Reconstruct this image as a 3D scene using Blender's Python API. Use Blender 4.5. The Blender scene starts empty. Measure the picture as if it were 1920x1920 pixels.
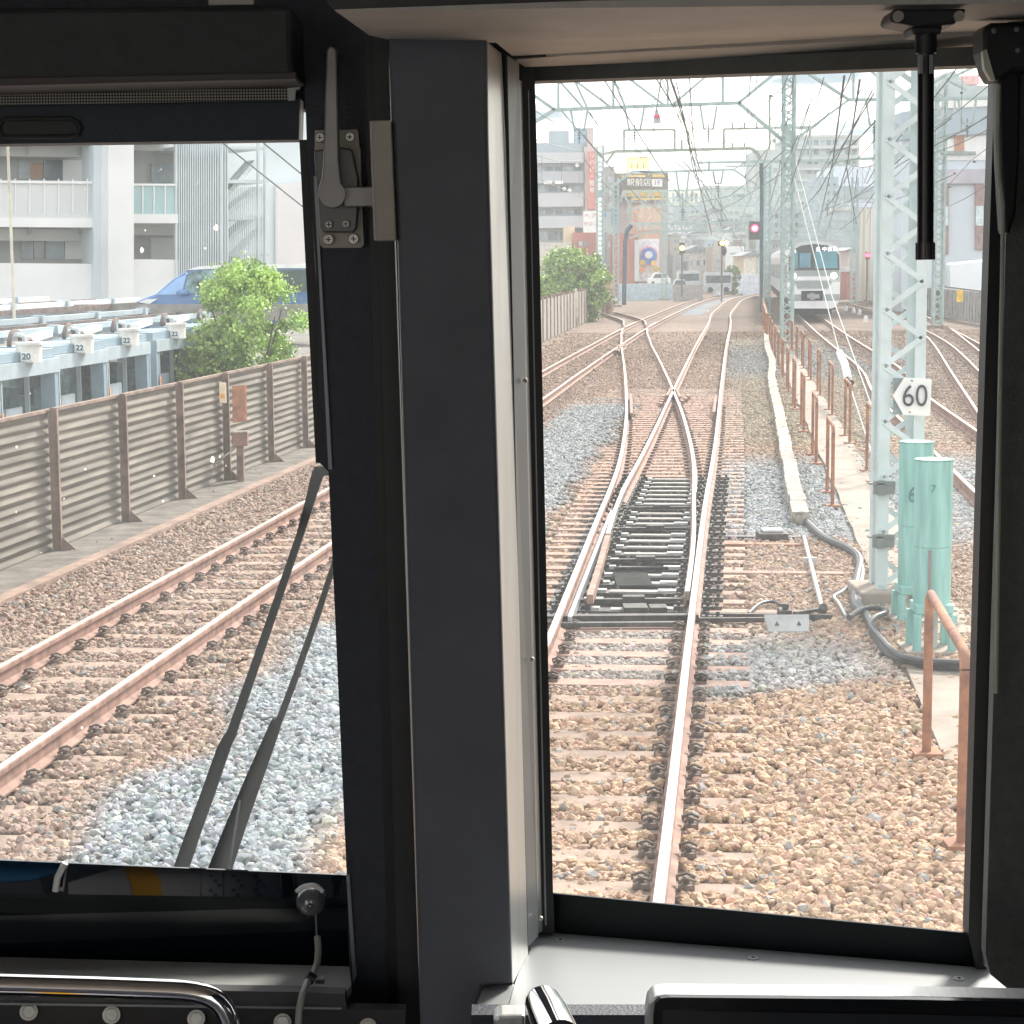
import bpy, bmesh, math, random
import numpy as np
from mathutils import Vector
random.seed(7); RNG = np.random.default_rng(11)
R = math.radians
S = bpy.context.scene
COL = S.collection

# ------------------------------------------------------------------ camera
F = 3700.0; HB = 3.16; PITCH = math.atan((960-497)/F); ROLL = R(0.45)
fw = Vector((0, math.cos(PITCH), -math.sin(PITCH)))
_u = Vector((0, math.sin(PITCH), math.cos(PITCH))); _r = Vector((1, 0, 0))
rt = _r*math.cos(ROLL) - _u*math.sin(ROLL); up = _u*math.cos(ROLL) + _r*math.sin(ROLL)
cam = bpy.data.cameras.new('camera'); camo = bpy.data.objects.new('camera', cam); COL.objects.link(camo)
cam.sensor_width = 36; cam.lens = F/1920*36; cam.clip_start = 0.05; cam.clip_end = 5000
from mathutils import Matrix
m = Matrix(((rt.x, up.x, -fw.x, 0), (rt.y, up.y, -fw.y, 0), (rt.z, up.z, -fw.z, HB), (0, 0, 0, 1)))
camo.matrix_world = m
S.camera = camo

# ------------------------------------------------------------------ world, sun, exposure
SUN_EL, SUN_AZ = 38.0, 30.0      # ahead and a little right
w = bpy.data.worlds.new('World'); S.world = w; w.use_nodes = True
nt = w.node_tree; nt.nodes.clear()
def N(t, nt=nt, **k):
    n = nt.nodes.new(t)
    for a, b in k.items(): setattr(n, a, b)
    return n
sky = N('ShaderNodeTexSky'); sky.sky_type = 'NISHITA'; sky.sun_disc = False
sky.sun_elevation = R(SUN_EL); sky.sun_rotation = R(SUN_AZ); sky.air_density = 1.2; sky.dust_density = 2.5
bg = N('ShaderNodeBackground'); bg.inputs[1].default_value = 0.12
out = N('ShaderNodeOutputWorld')
tc = N('ShaderNodeTexCoord'); mp = N('ShaderNodeMapping'); mp.inputs['Scale'].default_value = (2.2, 2.2, 9.0)
no = N('ShaderNodeTexNoise'); no.inputs['Scale'].default_value = 2.0; no.inputs['Detail'].default_value = 6; no.inputs['Roughness'].default_value = .55
rp = N('ShaderNodeValToRGB'); rp.color_ramp.elements[0].position = .36; rp.color_ramp.elements[1].position = .56
mx = N('ShaderNodeMix', data_type='RGBA'); mx.inputs['B'].default_value = (7.6, 7.4, 7.1, 1)
mp2 = N('ShaderNodeMapping'); mp2.inputs['Scale'].default_value = (3.5, 3.5, 26.0); n2 = N('ShaderNodeTexNoise'); n2.inputs['Scale'].default_value = 2.3; n2.inputs['Detail'].default_value = 5
rp2 = N('ShaderNodeValToRGB'); rp2.color_ramp.elements[0].position = .47; rp2.color_ramp.elements[1].position = .63
mx2 = N('ShaderNodeMix', data_type='RGBA'); mx2.inputs['B'].default_value = (.85, 1.25, 1.5, 1)
L = nt.links.new
L(tc.outputs['Generated'], mp.inputs[0]); L(mp.outputs[0], no.inputs['Vector']); L(no.outputs['Fac'], rp.inputs[0])
L(rp.outputs[0], mx.inputs['Factor']); L(sky.outputs[0], mx.inputs['A']); L(tc.outputs['Generated'], mp2.inputs[0]); L(mp2.outputs[0], n2.inputs['Vector']); L(n2.outputs['Fac'], rp2.inputs[0]); L(rp2.outputs[0], mx2.inputs['Factor']); L(mx.outputs['Result'], mx2.inputs['A']); L(mx2.outputs['Result'], bg.inputs[0]); L(bg.outputs[0], out.inputs[0])
sl = bpy.data.lights.new('sun', 'SUN'); sl.energy = 2.2; sl.angle = R(10); sl.color = (1, .95, .86)
so = bpy.data.objects.new('sun', sl); COL.objects.link(so)
sd = Vector((math.sin(R(SUN_AZ))*math.cos(R(SUN_EL)), math.cos(R(SUN_AZ))*math.cos(R(SUN_EL)), math.sin(R(SUN_EL))))
so.rotation_euler = (-sd).to_track_quat('-Z', 'Y').to_euler(); so.location = sd*50
S.view_settings.view_transform = 'Standard'; S.view_settings.look = 'None'
S.view_settings.exposure = 1.66; S.view_settings.gamma = 1
S.render.engine = 'CYCLES'
S.cycles.use_denoising = True
S.cycles.max_bounces = 8; S.cycles.transparent_max_bounces = 16; S.cycles.diffuse_bounces = 4
S.cycles.sample_clamp_indirect = 6

# ------------------------------------------------------------------ pixel rays (1920 px frame of the photograph)
def ray(x, y): return fw + rt*((x-960)/F) - up*((y-960)/F)
def P(x, y, Y):
    d = ray(x, y); return Vector((0, 0, HB)) + d*(Y/d.y)
def G(x, y, z=0.0):
    d = ray(x, y); return Vector((0, 0, HB)) + d*((z-HB)/d.z)

# ------------------------------------------------------------------ materials
_M = {}
def mat(name, col, rough=.6, metal=0.0, var=.15, scale=3.0, bump=0.0, bscale=40.0, spec=.5, emit=None, col2=None, attr=None, stretch=None):
    if name in _M: return _M[name]
    m = bpy.data.materials.new(name); m.use_nodes = True; nt = m.node_tree
    b = nt.nodes['Principled BSDF']; L = nt.links.new
    b.inputs['Roughness'].default_value = rough; b.inputs['Metallic'].default_value = metal
    b.inputs['Specular IOR Level'].default_value = spec
    tc = N('ShaderNodeTexCoord', nt); mp = N('ShaderNodeMapping', nt)
    if stretch: mp.inputs['Scale'].default_value = stretch
    L(tc.outputs['Object'], mp.inputs[0])
    n1 = N('ShaderNodeTexNoise', nt); n1.inputs['Scale'].default_value = scale; n1.inputs['Detail'].default_value = 5; n1.inputs['Roughness'].default_value = .6
    L(mp.outputs[0], n1.inputs['Vector'])
    mix = N('ShaderNodeMix', nt, data_type='RGBA')
    c2 = col2 or tuple(c*(1-var*1.6) for c in col)
    c1 = col if col2 else tuple(min(1, c*(1+var*.8)) for c in col)
    r = N('ShaderNodeValToRGB', nt); r.color_ramp.elements[0].position = .36; r.color_ramp.elements[1].position = .64
    L(n1.outputs['Fac'], r.inputs[0]); L(r.outputs[0], mix.inputs['Factor'])
    mix.inputs['A'].default_value = (*c2, 1); mix.inputs['B'].default_value = (*c1, 1)
    if attr:
        at = N('ShaderNodeAttribute', nt); at.attribute_name = attr
        mm = N('ShaderNodeMix', nt, data_type='RGBA', blend_type='MULTIPLY'); mm.inputs['Factor'].default_value = 1
        L(at.outputs['Color'], mm.inputs['A']); L(mix.outputs['Result'], mm.inputs['B']); L(mm.outputs['Result'], b.inputs['Base Color'])
    else: L(mix.outputs['Result'], b.inputs['Base Color'])
    if bump:
        n2 = N('ShaderNodeTexNoise', nt); n2.inputs['Scale'].default_value = bscale; n2.inputs['Detail'].default_value = 3
        L(mp.outputs[0], n2.inputs['Vector'])
        bp = N('ShaderNodeBump', nt); bp.inputs['Strength'].default_value = bump; bp.inputs['Distance'].default_value = .01
        L(n2.outputs['Fac'], bp.inputs['Height']); L(bp.outputs[0], b.inputs['Normal'])
    if emit:
        b.inputs['Emission Color'].default_value = (*emit[0], 1); b.inputs['Emission Strength'].default_value = emit[1]
    _M[name] = m; return m

# ------------------------------------------------------------------ mesh builder
class MB:
    def __init__(s): s.v = []; s.f = []; s.mi = []; s.cur = 0
    def add(s, vs, fs):
        o = len(s.v); s.v += [tuple(v) for v in vs]; s.f += [tuple(i+o for i in f) for f in fs]; s.mi += [s.cur]*len(fs); return s
    def hexa(s, a):   # 8 corners: 0-3 bottom loop, 4-7 top loop
        return s.add(a, [(3, 2, 1, 0), (4, 5, 6, 7), (0, 1, 5, 4), (1, 2, 6, 5), (2, 3, 7, 6), (3, 0, 4, 7)])
    def box(s, x0, y0, z0, x1, y1, z1):
        return s.hexa([(x0, y0, z0), (x1, y0, z0), (x1, y1, z0), (x0, y1, z0), (x0, y0, z1), (x1, y0, z1), (x1, y1, z1), (x0, y1, z1)])
    def obox(s, c, u, hu, hv, z0, z1):   # box about c with horizontal axis u
        u = Vector((u[0], u[1], 0)).normalized(); v = Vector((-u.y, u.x, 0)); c = Vector((c[0], c[1], 0))
        q = [c-u*hu-v*hv, c+u*hu-v*hv, c+u*hu+v*hv, c-u*hu+v*hv]
        return s.hexa([(p.x, p.y, z0) for p in q] + [(p.x, p.y, z1) for p in q])
    def bar(s, p, q, w, h=None, ref=(0, 0, 1)):
        p = Vector(p); q = Vector(q); h = h or w; d = (q-p).normalized(); r = Vector(ref)
        if abs(d.dot(r)) > .97: r = Vector((1, 0, 0)) if abs(d.x) < .9 else Vector((0, 1, 0))
        a = d.cross(r).normalized()*(w/2); b = a.cross(d).normalized()*(h/2)
        return s.hexa([p-a-b, p+a-b, p+a+b, p-a+b, q-a-b, q+a-b, q+a+b, q-a+b])
    def tube(s, pts, r, n=8, closed=False):
        pts = [Vector(p) for p in pts]; rs = r if isinstance(r, (list, tuple)) else [r]*len(pts)
        vs = []; a = None
        for i, p in enumerate(pts):
            d = (pts[min(i+1, len(pts)-1)]-pts[max(i-1, 0)])
            if d.length < 1e-9: d = Vector((0, 0, 1))
            d.normalize()
            if a is None:
                a = d.cross(Vector((0, 0, 1)))
                if a.length < .05: a = d.cross(Vector((0, 1, 0)))
            a = (a - d*a.dot(d)).normalized(); b = d.cross(a)
            vs += [p+(a*math.cos(2*math.pi*k/n)+b*math.sin(2*math.pi*k/n))*rs[i] for k in range(n)]
        fs = [(i*n+k, i*n+(k+1) % n, (i+1)*n+(k+1) % n, (i+1)*n+k) for i in range(len(pts)-1) for k in range(n)]
        fs += [tuple(range(n-1, -1, -1)), tuple(range((len(pts)-1)*n, len(pts)*n))]
        return s.add(vs, fs)
    def cyl(s, p, q, r, n=16, r2=None): return s.tube([p, q], [r, r if r2 is None else r2], n)
    def prism(s, pts, vec):
        pts = [Vector(p) for p in pts]; vec = Vector(vec); n = len(pts)
        return s.add(pts+[p+vec for p in pts], [tuple(range(n)), tuple(range(2*n-1, n-1, -1))]+[(k, n+k, n+(k+1) % n, (k+1) % n) for k in range(n)])
    def quad(s, *p): return s.add(p, [tuple(range(len(p)))])
    def ball(s, c, r, n=12, sq=(1, 1, 1)):
        c = Vector(c); h = n//2
        vs = [c+Vector((0, 0, r*sq[2]))]
        for i in range(1, h):
            t = math.pi*i/h
            vs += [c+Vector((r*sq[0]*math.sin(t)*math.cos(2*math.pi*k/n), r*sq[1]*math.sin(t)*math.sin(2*math.pi*k/n), r*sq[2]*math.cos(t))) for k in range(n)]
        vs.append(c-Vector((0, 0, r*sq[2])))
        fs = [(0, 1+k, 1+(k+1) % n) for k in range(n)]
        fs += [(1+i*n+k, 1+(i+1)*n+k, 1+(i+1)*n+(k+1) % n, 1+i*n+(k+1) % n) for i in range(h-2) for k in range(n)]
        e = len(vs)-1; fs += [(e, 1+(h-2)*n+(k+1) % n, 1+(h-2)*n+k) for k in range(n)]
        return s.add(vs, fs)
    def m(s, i): s.cur = i; return s
    def build(s, name, mats, parent=None, loc=None, smooth=False, bevel=0):
        base = Vector((0, 0, 0))
        if parent is not None:
            o = parent
            while o is not None: base += o.location; o = o.parent
        elif loc is not None: base = Vector(loc)
        me = bpy.data.meshes.new(name)
        me.from_pydata([(v[0]-base.x, v[1]-base.y, v[2]-base.z) for v in s.v], [], s.f)
        for mt in (mats if isinstance(mats, (list, tuple)) else [mats]): me.materials.append(mt)
        if any(s.mi): me.polygons.foreach_set('material_index', s.mi)
        bm = bmesh.new(); bm.from_mesh(me); bmesh.ops.recalc_face_normals(bm, faces=bm.faces); bm.to_mesh(me); bm.free()
        if smooth:
            me.polygons.foreach_set('use_smooth', [True]*len(me.polygons)); me.set_sharp_from_angle(angle=R(40))
        ob = bpy.data.objects.new(name, me); COL.objects.link(ob)
        if parent is not None: ob.parent = parent
        elif loc is not None: ob.location = loc
        if bevel:
            bv = ob.modifiers.new('bevel', 'BEVEL'); bv.width = bevel; bv.segments = 2; bv.limit_method = 'ANGLE'
        return ob
def tag(o, label=None, cat=None, group=None, kind=None):
    if label: o['label'] = label
    if cat: o['category'] = cat
    if group: o['group'] = group
    if kind: o['kind'] = kind
    return o
def thing(name, loc, label, cat, group=None, kind=None):
    o = bpy.data.objects.new(name, None); o.empty_display_size = .2; COL.objects.link(o); o.location = loc
    return tag(o, label, cat, group, kind)
def copy_tree(o, parent=None):
    c = o.copy(); COL.objects.link(c); c.parent = parent
    for ch in list(o.children): copy_tree(ch, c)
    return c
def ordn(i): return ['nearest', 'second', 'third', 'fourth', 'fifth', 'sixth', 'seventh', 'eighth', 'ninth', 'tenth', 'eleventh', 'twelfth', 'thirteenth', 'fourteenth', 'fifteenth', 'sixteenth'][i]
def lettering(txt, size, p, mt, parent, yaw=0.0, depth=.002, name='lettering', align='CENTER', bold=0.0, squeeze=1.0):
    c = bpy.data.curves.new(name, 'FONT'); c.body = txt; c.size = size; c.extrude = depth; c.align_x = align; c.align_y = 'CENTER'; c.offset = bold
    tmp = bpy.data.objects.new(name, c); COL.objects.link(tmp); dg = bpy.context.evaluated_depsgraph_get(); dg.update()
    me = bpy.data.meshes.new_from_object(tmp.evaluated_get(dg)); bpy.data.objects.remove(tmp); bpy.data.curves.remove(c)
    me.materials.clear(); me.materials.append(mt); me.name = name
    o = bpy.data.objects.new(name, me); COL.objects.link(o)
    base = Vector((0, 0, 0)); q = parent
    while q is not None: base += q.location; q = q.parent
    o.parent = parent; o.location = Vector(p)-base; o.rotation_euler = (R(90), 0, yaw); o.scale.x = squeeze
    return o
def smooth_path(pts, step=1.0):
    """Catmull-Rom through (X, Y) points, monotone in Y."""
    ys = np.array([p[1] for p in pts], float); xs = np.array([p[0] for p in pts], float)
    k = np.gradient(xs, ys)
    out = []
    for i in range(len(ys)-1):
        h = ys[i+1]-ys[i]; n = max(1, int(round(h/step)))
        for j in range(n):
            t = j/n
            out.append(((2*t**3-3*t**2+1)*xs[i]+(t**3-2*t**2+t)*h*k[i]+(-2*t**3+3*t**2)*xs[i+1]+(t**3-t**2)*h*k[i+1], ys[i]+h*t))
    out.append((xs[-1], ys[-1])); return out
def xat(path, Y):
    return float(np.interp(Y, [p[1] for p in path], [p[0] for p in path]))
TK = 0.115   # dX/dY of the straight tracks

# ------------------------------------------------------------------ palette
M_steel = mat('rail_steel_polished', (.74, .69, .62), .27, 1.0, .05, 8)
M_rust = mat('rail_rust', (.30, .175, .135), .8, 0, .25, 6, .3, 60)
M_rustorange = mat('rusty_orange_paint', (.40, .18, .09), .8, 0, .35, 7, .3, 90, col2=(.20, .09, .06))
M_sleep = mat('dusty_sleeper', (.31, .225, .175), .9, 0, .2, 5, .3, 40)
M_sleeppink = mat('pink_brown_sleeper', (.42, .27, .21), .9, 0, .16, 6, .3, 40, col2=(.28, .18, .145))
M_tie = mat('oily_black_sleeper', (.055, .052, .05), .5, 0, .4, 8, .4, 30)
M_clip = mat('rusty_clip', (.17, .125, .10), .7, .1, .3, 20)
M_steelworn = mat('rail_steel_worn', (.62, .53, .43), .40, .75, .12, 8)
M_steelfar = mat('rail_steel_far', (.58, .49, .39), .45, .7, .1, 8)
M_iron = mat('greasy_iron', (.06, .05, .045), .55, .3, .4, 10, .3, 40)
M_plate = mat('worn_slide_plate', (.72, .72, .70), .35, .8, .15, 10)
M_greymetal = mat('galvanised_steel', (.48, .52, .53), .5, .5, .12, 6)
M_mast = mat('pale_green_mast_paint', (.37, .47, .455), .55, .1, .10, 3)
M_mastblue = mat('pale_blue_mast_paint', (.56, .645, .65), .5, .1, .08, 3)
M_green = mat('mint_green_paint', (.29, .555, .515), .5, 0, .10, 3, .15, 20, col2=(.16, .37, .33), stretch=(3, 3, .35))
M_white = mat('white_paint', (.80, .80, .78), .5, 0, .05, 5)
M_offwhite = mat('weathered_white', (.37, .32, .265), .8, 0, .35, 9, .3, 30)
M_black = mat('black_rubber', (.012, .012, .014), .55, 0, .2, 8)
M_cable = mat('black_cable_sheath', (.05, .052, .058), .5, 0, .2, 8)
M_conc = mat('path_concrete', (.33, .285, .235), .9, 0, .16, 1.8, .4, 30, col2=(.23, .185, .15))
M_wire = mat('overhead_wire', (.16, .19, .19), .6, .4, .1, 5)
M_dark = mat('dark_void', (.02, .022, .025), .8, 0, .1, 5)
M_glassdk = mat('window_glass_dark', (.07, .10, .11), .12, 0, .3, 1.0, spec=.8)
M_darkblue = mat('dark_blue_pole_paint', (.06, .10, .13), .5, .1, .1, 3)
# ------------------------------------------------------------------ track centre lines (metres)
OWN = smooth_path([(-1.9, -8), (-.96, 0), (.14, 9.3), (.87, 15.85), (1.90, 24.95), (2.62, 31), (4.36, 46.4), (7.27, 72), (11.1, 105), (12.4, 117), (15.1, 138), (16.4, 148), (20.5, 175), (30, 215), (50, 270)])
LEFT = smooth_path([(-6.0, -8), (-5.05, 0), (-4.0, 9), (-3.22, 15.8), (-2.56, 21.3), (-1.9, 27), (.08, 44), (1.55, 57), (3.37, 72.6), (6.3, 97), (7.6, 107), (11.4, 135), (13.2, 148), (16.9, 171), (23, 200), (38, 250), (55, 290)])
XOV = smooth_path([(.87, 15.85), (1.46, 22), (2.13, 29), (2.78, 38), (3.36, 48), (4.0, 60), (4.9, 77.5), (6.25, 97), (7.6, 107)])
OPP = smooth_path([(4.0, 0), (4.95, 10), (7.85, 36), (9.05, 46.2), (10.2, 53.8), (12.3, 72), (13.15, 79.6), (16.35, 107), (17.3, 115), (23.5, 165), (32, 220)])
def s_own(X, Y): return X-xat(OWN, Y)
def smoothstep(a, b, x):
    t = min(1, max(0, (x-a)/(b-a))); return t*t*(3-2*t)
TAN = (.49, .335, .225); TAN2 = (.41, .285, .205); BLUE = (.345, .375, .39); BROWN = (.36, .26, .205); DIRT = (.22, .145, .098); GREYB = (.38, .36, .34)
def lerp3(a, b, t): return tuple(a[i]+(b[i]-a[i])*t for i in range(3))
def pnoise(x, y, f=1.0):
    return .5+.25*(math.sin(x*1.7*f+1.3*math.sin(y*1.1*f))+math.sin(y*2.3*f+1.9*math.sin(x*.9*f+2)))
def zone(X, Y):
    """base colour of the ballast lying at this place, and heap height"""
    s = s_own(X, Y); n = pnoise(X, Y)
    c = lerp3(TAN, TAN2, smoothstep(9, 20, Y)*.8+.2*n); h = 0.0
    if s > 0.6:
        c = lerp3(c, BLUE, smoothstep(14.2, 15.2, Y+(n-.5)*2)*(1-smoothstep(16.4, 18.2, Y+s*.6))*(1-smoothstep(1.7, 2.6, s))*.75)
        c = lerp3(c, BLUE, smoothstep(22, 24, Y+n)*(1-smoothstep(30, 34, Y))*.9)
        c = lerp3(c, BROWN, smoothstep(16, 18, Y)*(1-smoothstep(22, 24, Y+n))*.45)
        c = lerp3(c, (.36, .31, .23), smoothstep(33, 36, Y)*.8)
        c = lerp3(c, (.29, .28, .26), smoothstep(53, 60, Y+n*3)*(1-smoothstep(72, 84, Y+n*4)))
        c = lerp3(c, DIRT, smoothstep(80, 86, Y))
    if abs(s) <= .6:
        c = lerp3(c, lerp3(TAN2, BLUE, .5), smoothstep(14.2, 15, Y)*(1-smoothstep(17, 18, Y)))
        c = lerp3(c, BROWN, smoothstep(17, 19, Y)*.5)
        c = lerp3(c, DIRT, smoothstep(60, 80, Y))
    if -.75-max(0, Y-17)*.03 < s < .72 and 17 < Y < 29.4: c = (.06, .055, .05)
    if s < -.6:
        a = smoothstep(-3.0, -2.55, s+(n-.5)*.5)*(1-smoothstep(-1.5, -1.15, s+(n-.5)*.3))
        a *= 1-smoothstep(43, 50, Y+n*3)
        b = smoothstep(15, 30, Y)*.35
        c = lerp3(c, lerp3(BLUE, GREYB, b), a); h = .10*a*(smoothstep(26, 32, Y)*(1-smoothstep(42, 47, Y))+.35)
        l = 1-smoothstep(-2.95, -2.45, s+(n-.5)*.4)
        c = lerp3(c, BROWN, l)
        c = lerp3(c, lerp3(BROWN, TAN2, .35), smoothstep(46, 52, Y))
        c = lerp3(c, DIRT, smoothstep(100, 130, Y)*.6)
        if s < -1.0: c = lerp3(c, (.31, .34, .37), smoothstep(118, 130, Y)*smoothstep(-3.6, -2.9, s)*(1-smoothstep(-1.6, -1.0, s)))
    if X > 8.6+TK*(Y-40) and Y > 24: c = lerp3(c, lerp3(DIRT, BROWN, n*.6), .8)
    return c, h

# ground sheet: fine cells where it is seen close, wide ones out to the horizon
ys = list(np.arange(-12, 8, 2.0))+list(np.arange(8, 50, .4))+list(np.arange(50, 140, 1.5))+list(np.arange(140, 300, 6))+[320, 380, 480, 700, 1200, 2500]
xs_ = [-900, -300, -120, -60, -35, -22, -15]+list(np.arange(-11, -6, .5))+list(np.arange(-6, 30, .3))+[31, 33, 36, 42, 55, 80, 120, 300, 900]
gv = []; gc = []
for y in ys:
    off = TK*min(y, 120)-2
    for x in xs_:
        X = x if abs(x) > 40 else x+off*.0
        c, h = zone(X, y)
        if X < -7 or y > 300: c = (.30, .28, .25)
        gv.append((X, y, -.035+h*.8)); gc.append((*(q*(.66 if y > 9 else .8) for q in c), 1))  # ground colour darkened for the self-shadowing its flat sheet lacks
nx = len(xs_)
gf = [(j*nx+i, j*nx+i+1, (j+1)*nx+i+1, (j+1)*nx+i) for j in range(len(ys)-1) for i in range(nx-1)]
me = bpy.data.meshes.new('ground'); me.from_pydata(gv, [], gf)
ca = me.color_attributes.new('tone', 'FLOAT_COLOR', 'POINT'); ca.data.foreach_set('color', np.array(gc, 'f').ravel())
gm = bpy.data.materials.new('ballast_ground'); gm.use_nodes = True; nt = gm.node_tree; b = nt.nodes['Principled BSDF']; L = nt.links.new
at = N('ShaderNodeAttribute', nt); at.attribute_name = 'tone'; tcn = N('ShaderNodeTexCoord', nt)
vo = N('ShaderNodeTexVoronoi', nt); vo.inputs['Scale'].default_value = 17; L(tcn.outputs['Object'], vo.inputs['Vector'])
hs = N('ShaderNodeSeparateColor', nt); L(vo.outputs['Color'], hs.inputs[0])
mr = N('ShaderNodeMapRange', nt); mr.inputs['To Min'].default_value = .38; mr.inputs['To Max'].default_value = 1.35; L(hs.outputs[0], mr.inputs[0])
nb_ = N('ShaderNodeTexNoise', nt); nb_.inputs['Scale'].default_value = .55; nb_.inputs['Detail'].default_value = 6; L(tcn.outputs['Object'], nb_.inputs['Vector'])
mr2 = N('ShaderNodeMapRange', nt); mr2.inputs['From Min'].default_value = .3; mr2.inputs['From Max'].default_value = .7; mr2.inputs['To Min'].default_value = .72; mr2.inputs['To Max'].default_value = 1.25; L(nb_.outputs['Fac'], mr2.inputs[0])
mu = N('ShaderNodeMix', nt, data_type='RGBA', blend_type='MULTIPLY'); mu.inputs['Factor'].default_value = 1
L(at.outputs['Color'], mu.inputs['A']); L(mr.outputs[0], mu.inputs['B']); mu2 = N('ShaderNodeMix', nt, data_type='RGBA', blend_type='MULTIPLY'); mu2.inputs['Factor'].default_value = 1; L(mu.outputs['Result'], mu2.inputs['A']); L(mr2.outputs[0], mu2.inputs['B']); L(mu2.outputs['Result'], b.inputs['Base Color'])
bp = N('ShaderNodeBump', nt); bp.inputs['Strength'].default_value = 1; bp.inputs['Distance'].default_value = .03; bp.invert = True
L(vo.outputs['Distance'], bp.inputs['Height']); L(bp.outputs[0], b.inputs['Normal']); b.inputs['Roughness'].default_value = .95
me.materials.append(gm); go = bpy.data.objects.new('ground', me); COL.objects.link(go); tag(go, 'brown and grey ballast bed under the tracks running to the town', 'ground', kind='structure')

# ------------------------------------------------------------------ ballast stones (nobody could count them)
ICO = None
def make_stones(name, regions, label, smin, smax):
    """regions: (Y0, Y1, sL(Y), sR(Y), density)"""
    t = (1+5**.5)/2
    iv = np.array([(-1, t, 0), (1, t, 0), (-1, -t, 0), (1, -t, 0), (0, -1, t), (0, 1, t), (0, -1, -t), (0, 1, -t), (t, 0, -1), (t, 0, 1), (-t, 0, -1), (-t, 0, 1)])/math.hypot(1, t)
    ifc = np.array([(0, 11, 5), (0, 5, 1), (0, 1, 7), (0, 7, 10), (0, 10, 11), (1, 5, 9), (5, 11, 4), (11, 10, 2), (10, 7, 6), (7, 1, 8), (3, 9, 4), (3, 4, 2), (3, 2, 6), (3, 6, 8), (3, 8, 9), (4, 9, 5), (2, 4, 11), (6, 2, 10), (8, 6, 7), (9, 8, 1)])
    pos = []; colr = []
    for (Y0, Y1, fl, fr, dens) in regions:
        n = int((Y1-Y0)*abs(fr((Y0+Y1)/2)-fl((Y0+Y1)/2))*dens)
        yy = RNG.uniform(Y0, Y1, n); uu = RNG.uniform(0, 1, n)
        for y, u in zip(yy, uu):
            x = fl(y)+(fr(y)-fl(y))*u
            if STONE_OK(x, y):
                c, h = zone(x, y); pos.append((x, y, h*.8)); colr.append(c)
    pos = np.array(pos); n = len(pos); colr = np.array(colr)
    sz = RNG.uniform(smin, smax, n)*np.interp(pos[:, 1], [50, 90], [1, 1.9])*(.8+.5*RNG.random(n)**2)
    V = iv[None, :, :]*(1+RNG.uniform(-.28, .28, (n, 12, 1)))
    V = V*np.stack([np.ones(n), RNG.uniform(.6, 1.0, n), RNG.uniform(.45, .85, n)], 1)[:, None, :]
    a, b_, c_ = RNG.uniform(0, 6.28, n), RNG.normal(0, .5, n), RNG.normal(0, .5, n)
    def rot(V, an, i, j):
        c, s = np.cos(an)[:, None], np.sin(an)[:, None]; A, B = V[:, :, i].copy(), V[:, :, j].copy()
        V[:, :, i] = A*c-B*s; V[:, :, j] = A*s+B*c
    rot(V, b_, 1, 2); rot(V, c_, 0, 2); rot(V, a, 0, 1)
    V = V*(sz/1.6)[:, None, None]
    pos[:, 2] += RNG.uniform(-.034, .004, n)
    V = V+pos[:, None, :]
    fcs = (ifc[None]+12*np.arange(n)[:, None, None]).reshape(-1)
    me = bpy.data.meshes.new(name); me.vertices.add(n*12); me.vertices.foreach_set('co', V.reshape(-1).astype('f'))
    me.loops.add(n*60); me.loops.foreach_set('vertex_index', fcs.astype('i'))
    me.polygons.add(n*20); me.polygons.foreach_set('loop_start', (np.arange(n*20)*3).astype('i')); me.polygons.foreach_set('loop_total', np.full(n*20, 3, 'i'))
    me.update(calc_edges=True); me.polygons.foreach_set('use_smooth', np.zeros(n*20, bool))
    k = (1+RNG.normal(0, .14, n)).clip(.5, 1.5); k[RNG.random(n) < .03] *= 1.4
    cc = colr*k[:, None]*(1+RNG.normal(0, .035, (n, 3)))
    g = RNG.random(n) < .05; cc[g] = (cc[g].mean(1)[:, None]*np.array([1.02, 1.0, .95]))*.95
    cc = np.concatenate([cc.clip(.03, .85), np.ones((n, 1))], 1)
    ca = me.color_attributes.new('tone', 'FLOAT_COLOR', 'POINT'); ca.data.foreach_set('color', np.repeat(cc, 12, 0).astype('f').ravel())
    sm = bpy.data.materials.get('ballast_stone')
    if not sm:
        sm = mat('ballast_stone', (1, 1, 1), .85, 0, .12, 30, .25, 120, attr='tone', col2=(.78, .76, .74))
    me.materials.append(sm); o = bpy.data.objects.new(name, me); COL.objects.link(o); tag(o, label, 'ballast', kind='stuff'); return o
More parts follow.
